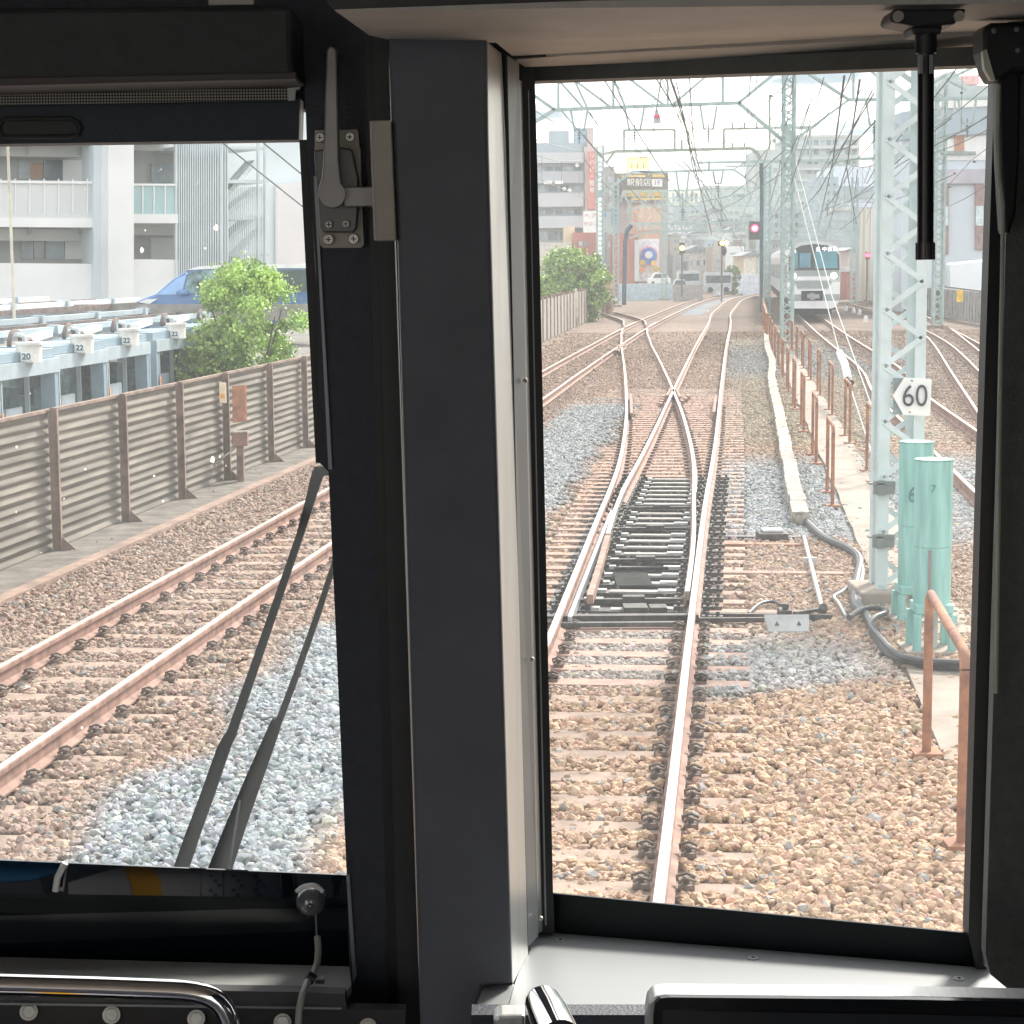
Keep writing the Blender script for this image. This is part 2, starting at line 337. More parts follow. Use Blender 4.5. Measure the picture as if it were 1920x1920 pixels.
def STONE_OK(x, y):
    s = s_own(x, y)
    if abs(abs(s)-.565) < .09: return False
    if y < 17 and s < 1.05 and s > -1.05:      # sleepers show between the stones
        ph = (y-14.73)/.548; ph -= math.floor(ph)
        if (ph < .21 or ph > .79) and random.random() < (.95 if y > 14.3 else .86): return False
    if 17 <= y < 50:
        ph = (y-17.4)/.5; ph -= math.floor(ph)
        if -1.3-max(0, (y-17)*.02)-xat(OWN, y)*0 < s < 1.1 and (ph < .27 or ph > .73): return False
        if -.75 < s < .78 and y < 29.3: return random.random() < .06
        if abs(s) < 1.05 and y < 27: return random.random() < .5
    sl = x-xat(LEFT, y)
    if abs(abs(sl)-.565) < .08: return False
    if abs(sl) < 1.05:
        ph = y/.6; ph -= math.floor(ph)
        if (ph < .2 or ph > .8) and random.random() < .85: return False
    so_ = x-xat(OPP, y)
    if abs(abs(so_)-.565) < .08: return False
    # concrete walk between the hoops
    if 22 < y < 62 and 0.02 < x-(1.34+TK*(y-.9)) < .72: return random.random() < .03
    if 12.55+.1*math.sin(x*9) < y < 15.3 and x > 1.40+TK*(y-.9)+.02*math.sin(y*9) : return random.random() < .03
    if x < FENCE_X(y)+.12: return False
    if x < FENCE_X(y)+.72+.05*math.sin(y*5): return random.random() < .07+.3*smoothstep(.5, .72, x-FENCE_X(y))
    return True
def FENCE_X(Y): return float(np.interp(Y, [0, 22, 34, 82, 97, 126, 180], [-7.95, -5.19, -3.73, 1.3, 2.8, 5.9, 12.0]))
def edge(k):   # world X at the ray through image column k at distance y
    return lambda y: (k-960)/F*y
make_stones('ballast_stones', [
    (8.0, 15, edge(1015), edge(1850), 950), (15, 22, edge(1010), edge(1850), 800), (22, 34, edge(1005), edge(1850), 520), (34, 56, edge(1005), edge(1850), 260), (56, 66, edge(1005), edge(1850), 110), (66, 92, edge(1005), edge(1850), 55),
    (9.0, 15, edge(-30), edge(660), 850), (15, 22, edge(-30), edge(640), 650), (22, 36, edge(0), edge(620), 420), (9.5, 18, edge(650), edge(1012), 420), (18, 36, edge(642), edge(1008), 260)],
    'crushed stone ballast spread between and beside the rails', .040, .066)

# ------------------------------------------------------------------ rails and tracks
def rail_mb(path, off, z0=.0, y0=None, y1=None, hh=.16, mb=None):
    mb = mb or MB(); pr = [(-.062, 0), (-.062, .012), (-.012, .035), (-.012, .112), (-.033, .122), (-.0325, .15), (-.027, .16), (.027, .16), (.0325, .15), (.033, .122), (.012, .112), (.012, .035), (.062, .012), (.062, 0)]
    i0 = 0 if y0 is None else max(0, next((i for i, p in enumerate(path) if p[1] >= y0-1e-6), 0)-(0 if any(abs(p[1]-y0) < 1e-6 for p in path) else 1))
    pts = [p for i, p in enumerate(path) if i >= i0 and (y1 is None or p[1] <= y1+1e-6)]
    vs = []; n = len(pr)
    for i, p in enumerate(pts):
        a = pts[max(0, i-1)]; b = pts[min(len(pts)-1, i+1)]; d = Vector((b[0]-a[0], b[1]-a[1], 0)).normalized(); nn = Vector((d.y, -d.x, 0))
        o = off(p[1]) if callable(off) else off
        for (u, v) in pr: vs.append((p[0]+nn.x*(o+u), p[1]+nn.y*(o+u), z0+v))
    o = len(mb.v); mb.v += vs
    for i in range(len(pts)-1):
        for k in range(n):
            mb.f.append((o+i*n+k, o+i*n+(k+1) % n, o+(i+1)*n+(k+1) % n, o+(i+1)*n+k)); mb.mi.append(1 if k == 6 else 0)
    mb.f.append(tuple(o+k for k in range(n))); mb.mi.append(0); e = o+(len(pts)-1)*n
    mb.f.append(tuple(e+k for k in reversed(range(n)))); mb.mi.append(0)
    return mb
RM = [M_rust, M_steel]; M_groundtie = mat('dirt_covered_tie', (.20, .145, .105), .9, 0, .3, 3); M_chair = mat('rusty_chair', (.13, .085, .065), .7, .1, .3, 10)
def dirat(path, Y):
    return Vector((xat(path, Y+.5)-xat(path, Y-.5), 1, 0)).normalized()
def sleeper(path, Y, parent, L0, L1, m, z0=-.09, z1=.004, w=.22, straight=False):
    c = xat(path, Y); d = dirat(path, Y); n = Vector((d.y, -d.x, 0)); mb = MB()
    mid = Vector((c, Y, 0))+n*((L0+L1)/2)
    mb.obox(mid, (n.x, n.y), (L1-L0)/2, w/2, z0, z1)
    return mb.build('sleeper', m, parent)
CLIP = None
def clips(path, Y, parent, offs=(-.565, .565)):
    global CLIP
    c = xat(path, Y); d = dirat(path, Y); n = Vector((d.y, -d.x, 0))
    for o in offs:
        for sg in (-1, 1):
            p = Vector((c, Y, 0))+n*(o+sg*.115)
            if CLIP is None:
                mb = MB(); mb.box(-.042, -.04, .0, .042, .04, .028).tube([(-.045, .03, .03), (-.05, .035, .055), (0, .04, .07), (.05, .03, .05), (.045, -.03, .05), (0, -.035, .065), (-.04, -.03, .04)], .009, 6)
                mb.cyl((0, 0, .02), (0, 0, .066), .017, 6)
                ob = mb.build('rail_clip', M_clip, None); CLIP = ob
            else:
                ob = CLIP.copy(); COL.objects.link(ob)
            ob.parent = parent; base = Vector((0, 0, 0)); q = parent
            while q is not None: base += q.location; q = q.parent
            ob.location = p-base+Vector((0, 0, .005)); ob.rotation_euler = (0, 0, -math.atan2(d.x, d.y))
# own track
ot = thing('railway_track', (.0, 8, 0), 'main track seen in the right window with one shiny rail running to the bottom edge', 'railway track')
RF = [M_rust, M_steelfar]
rail_mb(OWN, .565, y0=-6, y1=47.1).build('rail', RM, ot); rail_mb(OWN, -.565, y0=-6, y1=15.9).build('rail', RM, ot); rail_mb(OWN, -.565, y0=26.6, y1=47.1).build('rail', RM, ot)
for o in (.565, -.565): rail_mb(OWN, o, y0=47.11).build('rail', RF, ot)
Y = 14.73
k = 0
while Y > 7.5:
    sleeper(OWN, Y, ot, -1.05, 1.05, M_sleep, z1=-.002, w=.23); clips(OWN, Y, ot); Y -= .548; k += 1
for k in range(5):
    Y = 14.73+.548*k; sleeper(OWN, Y, ot, -1.02, 1.05, M_sleeppink, z1=.008, w=.22); clips(OWN, Y, ot)
for k in range(24):
    sleeper(OWN, 50.6+k*.62, ot, -1.05, 1.05, M_groundtie, z1=-.028)
# left track
lt = thing('railway_track', (-5, 8, 0), 'left track beside the corrugated fence, brown rails seen through the left window', 'railway track')
RW = [M_rust, M_steelworn]; rail_mb(LEFT, .565, y0=-6).build('rail', RW, lt); rail_mb(LEFT, -.565, y0=-6).build('rail', RW, lt)
for k in range(38):
    Y = 8.4+.6*k; sleeper(LEFT, Y, lt, -1.05, 1.05, M_sleep, z1=-.004, w=.23)
    if k < 30: clips(LEFT, Y, lt)
# opposite track with the train
opt = thing('railway_track', (9, 20, 0), 'track on the right side that carries the oncoming silver train', 'railway track')
rail_mb(OPP, .565, y0=0).build('rail', RW, opt); rail_mb(OPP, -.565, y0=0).build('rail', RW, opt)
for k in range(44):
    Y = 22+.55*k; sleeper(OPP, Y, opt, -1.05, 1.05, M_sleeppink if Y > 28 else M_sleep, z1=.0, w=.2)
# ------------------------------------------------------------------ turnout from the main track to the left track
tu = thing('track_switch', (1.0, 17, 0), 'crossover switch with oily black ties and crossing rails ahead in the main track', 'track switch')
def off_half(sign):
    return lambda y: sign*.565
# diverging rails: outer (left) starts at the stock rail, inner (right) from the point blade
rail_mb(XOV, -.565, y0=24.21, y1=48.1).build('rail', RM, tu); rail_mb(XOV, -.565, y0=48.11).build('rail', RF, tu); rail_mb(XOV, .565, y0=48.11).build('rail', RF, tu)
rail_mb(XOV, -.565, y0=15.8, y1=24.2).build('stock_rail', RM, tu)
rail_mb(XOV, .565, y0=26, y1=48.1).build('rail', RM, tu)
def blade(pts, z1, m, name='point_blade', w=.045):
    mb = MB()
    for a, b_ in zip(pts[:-1], pts[1:]): mb.bar((a[0], a[1], z1-.045), (b_[0], b_[1], z1-.045), w, .09)
    return mb.build(name, m, tu)
def mixp(Y, oa, ob, Ya, Yb, pa, pb):
    t = smoothstep(Ya, Yb, Y); return ((xat(pa, Y)+oa)*(1-t)+(xat(pb, Y)+ob)*t, Y)
blade([mixp(y, .565-.062, .565, 18.0, 26, OWN, XOV) for y in np.arange(18.0, 26.1, .5)], .158, M_steel)
blade([mixp(y, .565-.085, .565-.03, 18.0, 26, OWN, XOV) for y in np.arange(18.0, 26.1, .5)], .10, M_rust, 'blade_web', .03)
blade([(xat(OWN, y)-.565+.19*(1-smoothstep(16, 27, y)), y) for y in np.arange(17.9, 22.1, .5)], .15, M_rust, 'point_blade', .06)
blade([(xat(OWN, y)-.565+.19*(1-smoothstep(16, 27, y)), y) for y in np.arange(22, 27.1, .5)], .159, M_steel, 'point_blade', .05)
blade([(xat(XOV, y)-.565+.082+.004*(y-17), y) for y in np.arange(17.0, 24.6, .5)], .11, mat('bluish_planed_steel', (.60, .64, .70), .4, .7, .1, 8), 'stock_rail_side', .035)
# check rails and wing rails at the crossings
for (pa, o, y0, y1) in ((OWN, .565-.10, 41, 46), (XOV, -.565+.10, 40.5, 46), (OWN, -.565-.09, 45.6, 48.5), (XOV, .565+.09, 45.6, 48.5), (LEFT, .565+.10, 70, 76), (XOV, -.565-.10, 69, 75)):
    rail_mb(pa, o, y0=y0, y1=y1, hh=.15).build('check_rail', [M_rust, M_rust], tu)
M_tietop = mat('lit_tie_top', (.30, .275, .25), .6, .1, .2, 10); nt_ = 0; r_ = random.Random(3)  # paler colour painted for light catching the tie tops
for k in range(66):
    Y = 17.4+.5*k
    sp = xat(OWN, Y)-xat(XOV, Y)
    l0 = -1.05-sp*.96; l1 = 1.05
    if Y < 29.4:
        sleeper(OWN, Y, tu, l0, -.78-sp*.5, M_sleeppink, z1=.006, w=.21)
        mb = MB(); c = xat(OWN, Y); d = dirat(OWN, Y); n = Vector((d.y, -d.x, 0))
        mb.obox(Vector((c, Y, 0))+n*((-.78-sp*.5+.72)/2), (n.x, n.y), (.72+.78+sp*.5)/2, .10, -.09, .006)
        mb.build('tie', M_tie, tu)
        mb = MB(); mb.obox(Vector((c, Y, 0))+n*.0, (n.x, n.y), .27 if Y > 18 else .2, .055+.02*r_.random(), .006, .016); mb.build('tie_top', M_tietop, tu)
        sleeper(OWN, Y, tu, .72, l1, M_sleeppink, z1=.006, w=.21)
        nt_ += 1
        # slide plates, chairs and bolts
        mb = MB()
        for (a, b_) in ((-.48-.0*sp, -.30), (.20 if Y < 24 else .30, .47)):
            mb.obox(Vector((c, Y, 0))+n*((a+b_)/2), (n.x, n.y), (b_-a)/2, .045, .006, .03)
        mb.build('slide_plate', M_plate, tu)
        mb = MB()
        for o in (-.70, -.42, .69, .78, .42):
            p = Vector((c, Y, 0))+n*(o+.01*math.sin(k*3+o*9)); mb.obox(p, (n.x, n.y), .045, .05, .006, .05); mb.cyl(p+Vector((0, 0, .04)), p+Vector((0, 0, .085)), .017, 6)
        mb.build('rail_chair', M_iron, tu)
    else:
        sleeper(OWN, Y, tu, l0, l1, M_sleeppink if Y < 47.5 else M_sleep, z1=.006, w=.24)
        if Y < 44:
            c = xat(OWN, Y); d = dirat(OWN, Y); n = Vector((d.y, -d.x, 0)); mb = MB()
            for o in (-.66, -.47, .47, .66, -.66-sp, -.47-sp, .47-sp, .66-sp):
                mb.obox(Vector((c, Y, 0))+n*(o+r_.uniform(-.01, .01)), (n.x, n.y), .035, r_.uniform(.03, .06), .006, .035)
            mb.build('rail_chair', M_chair, tu)
# stretcher bars, detector box between the blades, front rod
c = lambda Y, o, z: Vector((xat(OWN, Y)+o, Y, z))
MB().bar(c(17.15, -1.0, .06), c(17.15, .62, .06), .11, .07).bar(c(17.15, .62, .04), c(17.15, 1.2, .04), .04, .04).build('lock_rod', M_iron, tu)
MB().bar(c(16.95, -.62, .045), c(16.95, .5, .045), .07, .04).build('stretcher_bar', M_tie, tu)
for Y in (18.15, 20.65, 23.15, 25.15):
    MB().bar(c(Y, -.50, .05), c(Y, .5, .05), .06, .035).bar(c(Y, -.1, .07), c(Y, .1, .07), .12, .05).build('stretcher_bar', M_iron, tu)
MB().box(xat(OWN, 19.5)-.26, 19.1, .0, xat(OWN, 19.5)+.10, 19.95, .035).bar(c(20.1, -.3, .05), c(20.1, .26, .05), .07, .03).build('detector_box', mat('oily_plate', (.03, .032, .03), .95, 0, .3, 10, spec=.1), tu, bevel=.01)
MB().box(xat(OWN, 18)-.1, 17.7, .0, xat(OWN, 18)+.12, 17.95, .06).box(xat(OWN, 18)+.14, 17.75, 0, xat(OWN, 18)+.3, 17.95, .05).build('rod_joint', M_iron, tu, bevel=.005)
# insulated cast crossing fastenings beside the crossing
mb = MB()
for sx in (-1, 1):
    for k in range(4): mb.box(xat(OWN, 44+k)-.565+sx*(.16+.03*k), 43.6+k*.8, 0, xat(OWN, 44+k)-.565+sx*(.24+.03*k), 44.0+k*.8, .10)
mb.build('crossing_chair', M_rust, tu)

# siding that joins the left track far ahead
SID = smooth_path([(8.0, 128), (7.6, 118), (7.3, 112), (7.35, 104)][::-1])
SID = smooth_path([(6.2, 99), (6.6, 106), (6.5, 116), (6.0, 128)])
sd_ = thing('railway_track', (6, 110, 0), 'short siding rails joining the left track before the curve', 'railway track')
rail_mb(SID, .565).build('rail', RM, sd_); rail_mb(SID, -.565).build('rail', RM, sd_)
# tracks right of the oncoming train
def from_px(l, z=.16): return [tuple(G(x, y, z))[:2] for x, y in l]
q1 = thing('railway_track', (14, 60, 0), 'right diverging track beyond the lattice mast, crossing in front of the far fence', 'railway track')
a = from_px([(1836, 775), (1790, 706), (1738, 631), (1700, 603), (1640, 585), (1590, 576)]); a.sort(key=lambda p: p[1])
A1 = smooth_path(a, 2.0); rail_mb(A1, 0).build('rail', RM, q1)
b1 = from_px([(1900, 760), (1841, 700), (1774, 640), (1720, 612), (1660, 590), (1600, 570)]); b1.sort(key=lambda p: p[1])
rail_mb(smooth_path(b1, 2.0), 0).build('rail', RM, q1)
for k in range(30): 
    Y = 40+k*1.3; x0 = xat(A1, Y); MB().obox((x0+.5, Y), (1, -.2), 1.05, .12, -.08, .0).build('sleeper', M_sleep, q1)
q2 = thing('railway_track', (20, 90, 0), 'outermost track beside the concrete fence on the right', 'railway track')
for l in ([(1845, 664), (1774, 611), (1730, 590), (1660, 570), (1600, 557)], [(1845, 648), (1793, 621), (1745, 597), (1680, 572), (1620, 556)]):
    a = from_px(l); a.sort(key=lambda p: p[1]); rail_mb(smooth_path(a, 3.0), 0).build('rail', RM, q2)
# ------------------------------------------------------------------ paths
def strip(name, left, right, z, th, m, label, cat='path', kind='structure'):
    mb = MB(); n = len(left); vs = [(*p, z) for p in left]+[(*p, z) for p in right]+[(*p, z-th) for p in left]+[(*p, z-th) for p in right]
    fs = []
    for i in range(n-1):
        fs += [(i, n+i, n+i+1, i+1), (i, i+1, 2*n+i+1, 2*n+i), (n+i, 3*n+i, 3*n+i+1, n+i+1)]
    fs += [(0, 2*n, 3*n, n), (n-1, 2*n-1, 4*n-1, 3*n-1)]
    mb.add(vs, fs); return tag(mb.build(name, m), label, cat, kind=kind)
HX = lambda Y: 2.48+TK*(Y-10.4)+.02      # line of the left hoops
yy = [16.6+i*.85 for i in range(62)]
jag = [RNG.uniform(-.015, .03) for _ in yy]
strip('concrete_path', [(HX(y)+.06+j, y) for y, j in zip(yy, jag)], [(HX(y)+.72+j, y+.02) for y, j in zip(yy, jag)], .012, .08, M_conc, 'worn concrete walkway between the two rows of rusty hoops', 'path')
strip('concrete_path', [(HX(y)+.03, y) for y in (12.3, 13, 14.0, 15.2)], [(HX(y)+3.2, y) for y in (12.3, 13, 14.0, 15.2)], .010, .08, M_conc, 'stained concrete slab at the foot of the large near hoop', 'path')
strip('concrete_strip', [(FENCE_X(y)-.3, y) for y in range(4, 60, 2)], [(FENCE_X(y)+.62, y) for y in range(4, 60, 2)], .02, .1, mat('grey_strip', (.17, .15, .128), .95, 0, .25, 3, .4, 40), 'dark grey concrete strip along the foot of the corrugated fence', 'path')
strip('concrete_kerb', [(FENCE_X(y)+.64, y) for y in range(4, 60, 2)], [(FENCE_X(y)+.80, y) for y in range(4, 60, 2)], .04, .1, mat('kerb_brown', (.29, .20, .155), .95, 0, .2, 3, .4, 40), 'reddish brown kerb edging the strip beside the fence', 'kerb')

# ------------------------------------------------------------------ near fence: corrugated sheets between steel posts
M_corr = mat('corrugated_sheet', (.225, .20, .165), .85, 0, .22, 1.1, .2, 30, col2=(.11, .097, .08), stretch=(.5, .5, 6))
M_post = mat('rusty_brown_post', (.30, .215, .165), .8, 0, .25, 4, .2, 40, col2=(.15, .10, .085))
fn = thing('corrugated_fence', (-5.2, 22, 0), 'brown corrugated sheet fence with steel posts along the left track', 'fence')
def fence_h(Y): return 1.60
PY = [17.05, 19.5, 21.96, 24.4, 26.85, 29.2, 31.9, 34.4, 36.9, 39.4]
for a, b_ in zip([8]+PY+[42, 44.6, 47.2, 49.8, 52.4, 55, 57.6], PY+[42, 44.6, 47.2, 49.8, 52.4, 55, 57.6, 60]):
    mb = MB(); nz = 78; vs = []
    for k in range(nz+1):
        z = 1.56*k/nz; o = .015*math.sin(z*math.pi*2/.108)+.004*math.sin(a*3+z*5)
        for y in (a, b_): vs.append((FENCE_X(y)+o, y, z+.01))
    mb.add(vs, [(2*k, 2*k+1, 2*k+3, 2*k+2) for k in range(nz)])
    ob = mb.build('corrugated_sheet', M_corr, fn, smooth=True)
    mb = MB(); mb.bar((FENCE_X(a), a, 1.585), (FENCE_X(b_), b_, 1.585), .06, .035).build('top_rail', M_post, fn)
for Y in PY:
    x = FENCE_X(Y)+.04; mb = MB()
    mb.box(x, Y-.038, 0, x+.012, Y+.038, 1.60).box(x+.012, Y-.004, 0, x+.088, Y+.004, 1.62).box(x+.088, Y-.038, 0, x+.10, Y+.038, 1.60)
    mb.prism([(x+.10, Y+.0, 0), (x+.28, Y+.0, 0), (x+.10, Y, .17)], (0, .012, 0)).box(x-.02, Y-.09, 0, x+.2, Y+.09, .012)
    mb.build('post', M_post, fn)
tag(MB().prism([P(435, 724, 29.0), P(459, 722, 29.2), P(460, 790, 29.2), P(436, 793, 29.0)], (.02, .05, 0)).build('rusty_sheet', M_rustorange, None, loc=P(447, 790, 29.1)), 'square rusty orange sheet fixed high on the corrugated fence', 'metal sheet')
t = P(406, 736, 28.2)
sg_ = thing('small_sign', t, 'small cream sign with an orange stripe hung on the corrugated fence', 'sign')
MB().obox((t.x+.09, t.y), (1, -.15), .05, .012, t.z-.15, t.z+.14).build('board', mat('cream_sign', (.8, .68, .48), .5), sg_, bevel=.006)
MB().obox((t.x+.087, t.y-.016), (1, -.15), .03, .004, t.z-.08, t.z-.02).build('stripe', mat('orange_mark', (.8, .35, .08), .5), sg_)
bx = thing('trackside_post', G(452, 905), 'short brown post with a weathered junction box before the corrugated fence', 'post')
g = G(452, 905)
MB().box(g.x-.05, g.y-.05, 0, g.x+.05, g.y+.05, .70).build('stem', M_post, bx)
MB().box(g.x-.11, g.y-.08, .55, g.x+.12, g.y+.08, .74).build('junction_box', M_rust, bx, bevel=.01)
MB().box(g.x-.10, g.y-.09, .742, g.x+.12, g.y+.09, .765).build('lid', M_offwhite, bx)
MB().tube([(g.x-.08, g.y-.02, .5), (g.x-.2, g.y-.1, .42), (g.x-.35, g.y-.2, .30)], .012, 6).ball((g.x-.38, g.y-.2, .27), .05, 8, (1.4, .8, .8)).build('hanging_tag', M_offwhite, bx)

# ------------------------------------------------------------------ far left fence of upright concrete boards
M_board = mat('fence_board', (.37, .325, .28), .9, 0, .2, 1.5, .2, 20, stretch=(1, 1, .3))
f2 = thing('board_fence', (FENCE_X(90), 90, 0), 'fence of upright brown boards below the bush at the far left track', 'fence')
Y = 60.0
while Y < 125:
    xa, xb = FENCE_X(Y), FENCE_X(Y+2.0); d = Vector((xb-xa, 2.0, 0)).normalized()
    mb = MB()
    for k in range(5): c = Vector((xa, Y, 0))+d*(.2+k*.4); mb.obox(c, d, .185, .03, 0, 1.72)
    mb.build('board_panel', M_board, f2)
    MB().obox(Vector((xa, Y, 0)), d, .07, .07, 0, 1.85).build('post', M_post, f2); Y += 2.0
for k, (x, y0, y1, c, lab) in enumerate(((1127, 532, 604, M_rust, 'thick dark brown stump post at the end of the board fence'), (1141, 524, 600, mat('stump_tan', (.42, .27, .18), .9, 0, .3, 3), 'tan rotten wooden stump post beside the lattice mast foot'))):
    p = P(x, y1, 124+k); tp = P(x, y0, 124+k)
    tag(MB().tube([(p.x, p.y, 0), (p.x+.02, p.y, tp.z*.6), (p.x, p.y, tp.z)], [.30, .27, .24], 10).build('timber_post', c, None, loc=(p.x, p.y, 0)), lab, 'post')
p = P(1083, 548, 98); tag(MB().bar((p.x, p.y-.4, 0), (p.x-.1, p.y-.4, 2.0), .24, .1).build('concrete_marker', mat('pale_marker', (.62, .60, .48), .8), None, loc=(p.x, p.y-.4, 0)), 'pale leaning concrete post in front of the board fence', 'post')

# ------------------------------------------------------------------ rusty hoops
def hoop(Y0, ln, h, x, r, label, group):
    o = thing('rusty_hoop', (x, Y0, 0), label, 'hoop barrier', group)
    d = Vector((TK, 1, 0)).normalized()
    a = Vector((x, Y0, 0)); b_ = a+d*ln
    for q in (a, b_):
        MB().cyl((q.x, q.y, 0), (q.x, q.y, h-.09), r, 10).build('leg', M_rustorange, o, smooth=True)
        MB().obox(q, (1, 0), .09, .09, 0, .03).build('foot', M_rustorange, o)
    MB().tube([a+Vector((0, 0, h-.09)), a+d*.03+Vector((0, 0, h-.03)), a+d*.10+Vector((0, 0, h)), b_-d*.10+Vector((0, 0, h)), b_-d*.03+Vector((0, 0, h-.03)), b_+Vector((0, 0, h-.09))], r, 10).build('top_bar', M_rustorange, o, smooth=True)
    return o
hoop(10.42, 2.03, 1.07, 2.43, .030, 'large rusty hoop nearest the camera, at the lower right of the window', None)
hp = None; kk = 0
for i, Y in enumerate([25.55, 31.0, 37.0, 42.8, 48.6, 54.4, 60.2, 66, 71.8, 77.6, 83.4, 89.2, 95, 100.8]):
    x = 4.18+TK*(Y-25.55)
    lab = f'{ordn(i)} hoop of the left rusty row beside the white trough' if i else 'nearest hoop of the left rusty row beside the white trough'
    if hp is None: hp = hoop(Y, 1.55, 1.05, x, .025, lab, 'rusty hoops along the concrete walkway')
    else:
        c_ = copy_tree(hp); c_.location = (x, Y, 0); c_['label'] = lab
for i, Y in enumerate([28.3, 34.5, 41.0, 47.2, 53.4, 59.4, 65.6, 71.8, 78]):
    c_ = copy_tree(hp); c_.location = (5.22+TK*(Y-28.3), Y, 0); c_['label'] = f'{ordn(i)} hoop of the right rusty row, on the oncoming train side'
# long rusty plank barrier further on
bb = thing('rusty_barrier', (12, 100, 0), 'long low rusty barrier rail far ahead beside the slim mast foot', 'barrier')
mb = MB(); mb.bar((HX(84)-.1, 84, 1.0), (HX(150)+.4, 150, 1.0), .07, .09); mb.build('rail', M_rustorange, bb)
for k in range(17): y = 84+k*4; MB().cyl((HX(y)-.1+.5*(k/17), y, 0), (HX(y)-.1+.5*(k/17), y, 1.0), .05, 6).build('leg', M_rustorange, bb)

# ------------------------------------------------------------------ white cable trough and cables
tp = [tuple(G(x, y, .12))[:2] for x, y in ((1502, 968), (1487, 905), (1474, 845), (1466, 800), (1459, 765), (1450, 728), (1447, 708), (1448, 680), (1440, 655), (1436, 625), (1428, 600), (1423, 588))]
tp.sort(key=lambda p: p[1]); TP = smooth_path(tp, .62)
ct = thing('cable_trough', (TP[0][0], TP[0][1], 0), 'white segmented cable trough winding along the ballast beside the hoops', 'cable trough')
nb = 0
for i in range(len(TP)-1):
    a = Vector((*TP[i], .09)); b_ = Vector((*TP[i+1], .09)); wdt = .205
    if i < 100:
        j = Vector((RNG.uniform(-.014, .014), 0, RNG.uniform(-.004, .004)))
        MB().bar(a+j+(b_-a)*.012, b_+j-(b_-a)*.012, wdt, .16).build('trough_segment', M_offwhite, ct, bevel=.008)
def cable(pts, r, m, label, name='cable'):
    # smooth a world polyline
    pts = [Vector(p) for p in pts]; o = []
    for i in range(len(pts)-1):
        p0 = pts[max(0, i-1)]; p1 = pts[i]; p2 = pts[i+1]; p3 = pts[min(len(pts)-1, i+2)]
        for k in range(6):
            t = k/6; o.append(.5*((2*p1)+(-p0+p2)*t+(2*p0-5*p1+4*p2-p3)*t*t+(-p0+3*p1-3*p2+p3)*t**3))
    o.append(pts[-1]); return tag(MB().tube(o, r, 8).build(name, m, None, loc=pts[0], smooth=True), label, 'cable')
gz = lambda l, z: [G(x, y, z) for x, y in l]
cable(gz([(1505, 972), (1545, 1008), (1590, 1028), (1612, 1050), (1606, 1090), (1603, 1130), (1615, 1148)], .05), .042, M_cable, 'thick black cable leaving the end of the white trough')
cable(gz([(1610, 1052), (1616, 1075), (1610, 1110), (1612, 1135), (1625, 1155), (1648, 1200), (1672, 1228), (1712, 1240), (1760, 1247), (1840, 1252), (1900, 1262)], .05), .038, M_cable, 'second black cable curving down past the green posts to the right')
cable(gz([(1592, 1158), (1615, 1143), (1650, 1140), (1662, 1148), (1640, 1158), (1632, 1172), (1650, 1196), (1680, 1225), (1725, 1238), (1840, 1243)], .09), .026, M_cable, 'thin black cable looping in front of the green posts')
cable(gz([(1586, 1155), (1572, 1130), (1564, 1118), (1580, 1108), (1596, 1095)], .04), .014, M_greymetal, 'thin grey wire bent on the ballast left of the cables')
cable(gz([(1404, 1150), (1425, 1132), (1450, 1128), (1465, 1135)], .05), .016, M_cable, 'short dark wire running from the rail to the switch bracket')

# ------------------------------------------------------------------ point machine rods and boxes right of the rails
pm = thing('point_machine', G(1450, 1010), 'small dark switch machine box on long ties right of the rails', 'point machine')
g = G(1448, 1012); MB().box(g.x-.17, g.y-.14, 0, g.x+.17, g.y+.20, .09).build('case', M_iron, pm, bevel=.02)
MB().box(g.x-.12, g.y-.08, .09, g.x+.12, g.y+.14, .125).build('lid', mat('pale_grey_lid', (.45, .46, .46), .5), pm, bevel=.01)
for yp, x0, x1, m in ((1008, 1345, 1512, M_tie), (1022, 1350, 1510, M_rustorange), (1076, 1355, 1592, M_sleeppink), (1150, 1330, 1548, M_sleeppink), (1163, 1330, 1560, M_iron)):
    a = G(x0, yp, .0); b_ = G(x1, yp, .0); MB().obox(((a.x+b_.x)/2, (a.y+b_.y)/2), (1, -.115), abs(b_.x-a.x)/2, .075 if yp != 1163 else .03, -.06, .02 if yp != 1163 else .06).build('long_tie', m, pm)
rd = thing('point_rod', G(1512, 1010), 'pale grey steel rod lying across the ballast right of the rails', 'rod')
a = G(1507, 1005, .08); b_ = G(1542, 1142, .08)
MB().cyl(a, b_, .020, 10).build('tube', mat('pale_rod', (.48, .50, .47), .5), rd, smooth=True)
MB().cyl(a+Vector((0, .05, -.02)), a+Vector((0, -.05, .02)), .035, 8).build('joint', M_greymetal, rd)
c_ = a.lerp(b_, .38); MB().bar(c_-Vector((.07, 0, 0)), c_+Vector((.07, 0, 0)), .05, .05).build('collar', M_greymetal, rd)
MB().cyl(b_+Vector((0, .02, -.05)), b_+Vector((0, -.05, .03)), .04, 8).bar(b_, G(1490, 1150, .08), .05, .03).build('crank', M_iron, rd)
pb = thing('switch_bracket', G(1480, 1180), 'pale steel bracket plate with two arrow marks beside the rails', 'bracket')
g = G(1480, 1188)
MB().prism([(g.x-.18, g.y, .0), (g.x+.17, g.y, .0), (g.x+.19, g.y+.15, .12), (g.x-.2, g.y+.15, .12)], (0, 0, .02)).build('plate', mat('pale_bracket', (.36, .36, .35), .6, .3), pb)
for dx in (-.1, .09): MB().prism([(g.x+dx-.018, g.y+.045, .065), (g.x+dx+.018, g.y+.045, .065), (g.x+dx, g.y+.08, .092)], (0, -.004, .006)).build('arrow_mark', M_iron, pb)
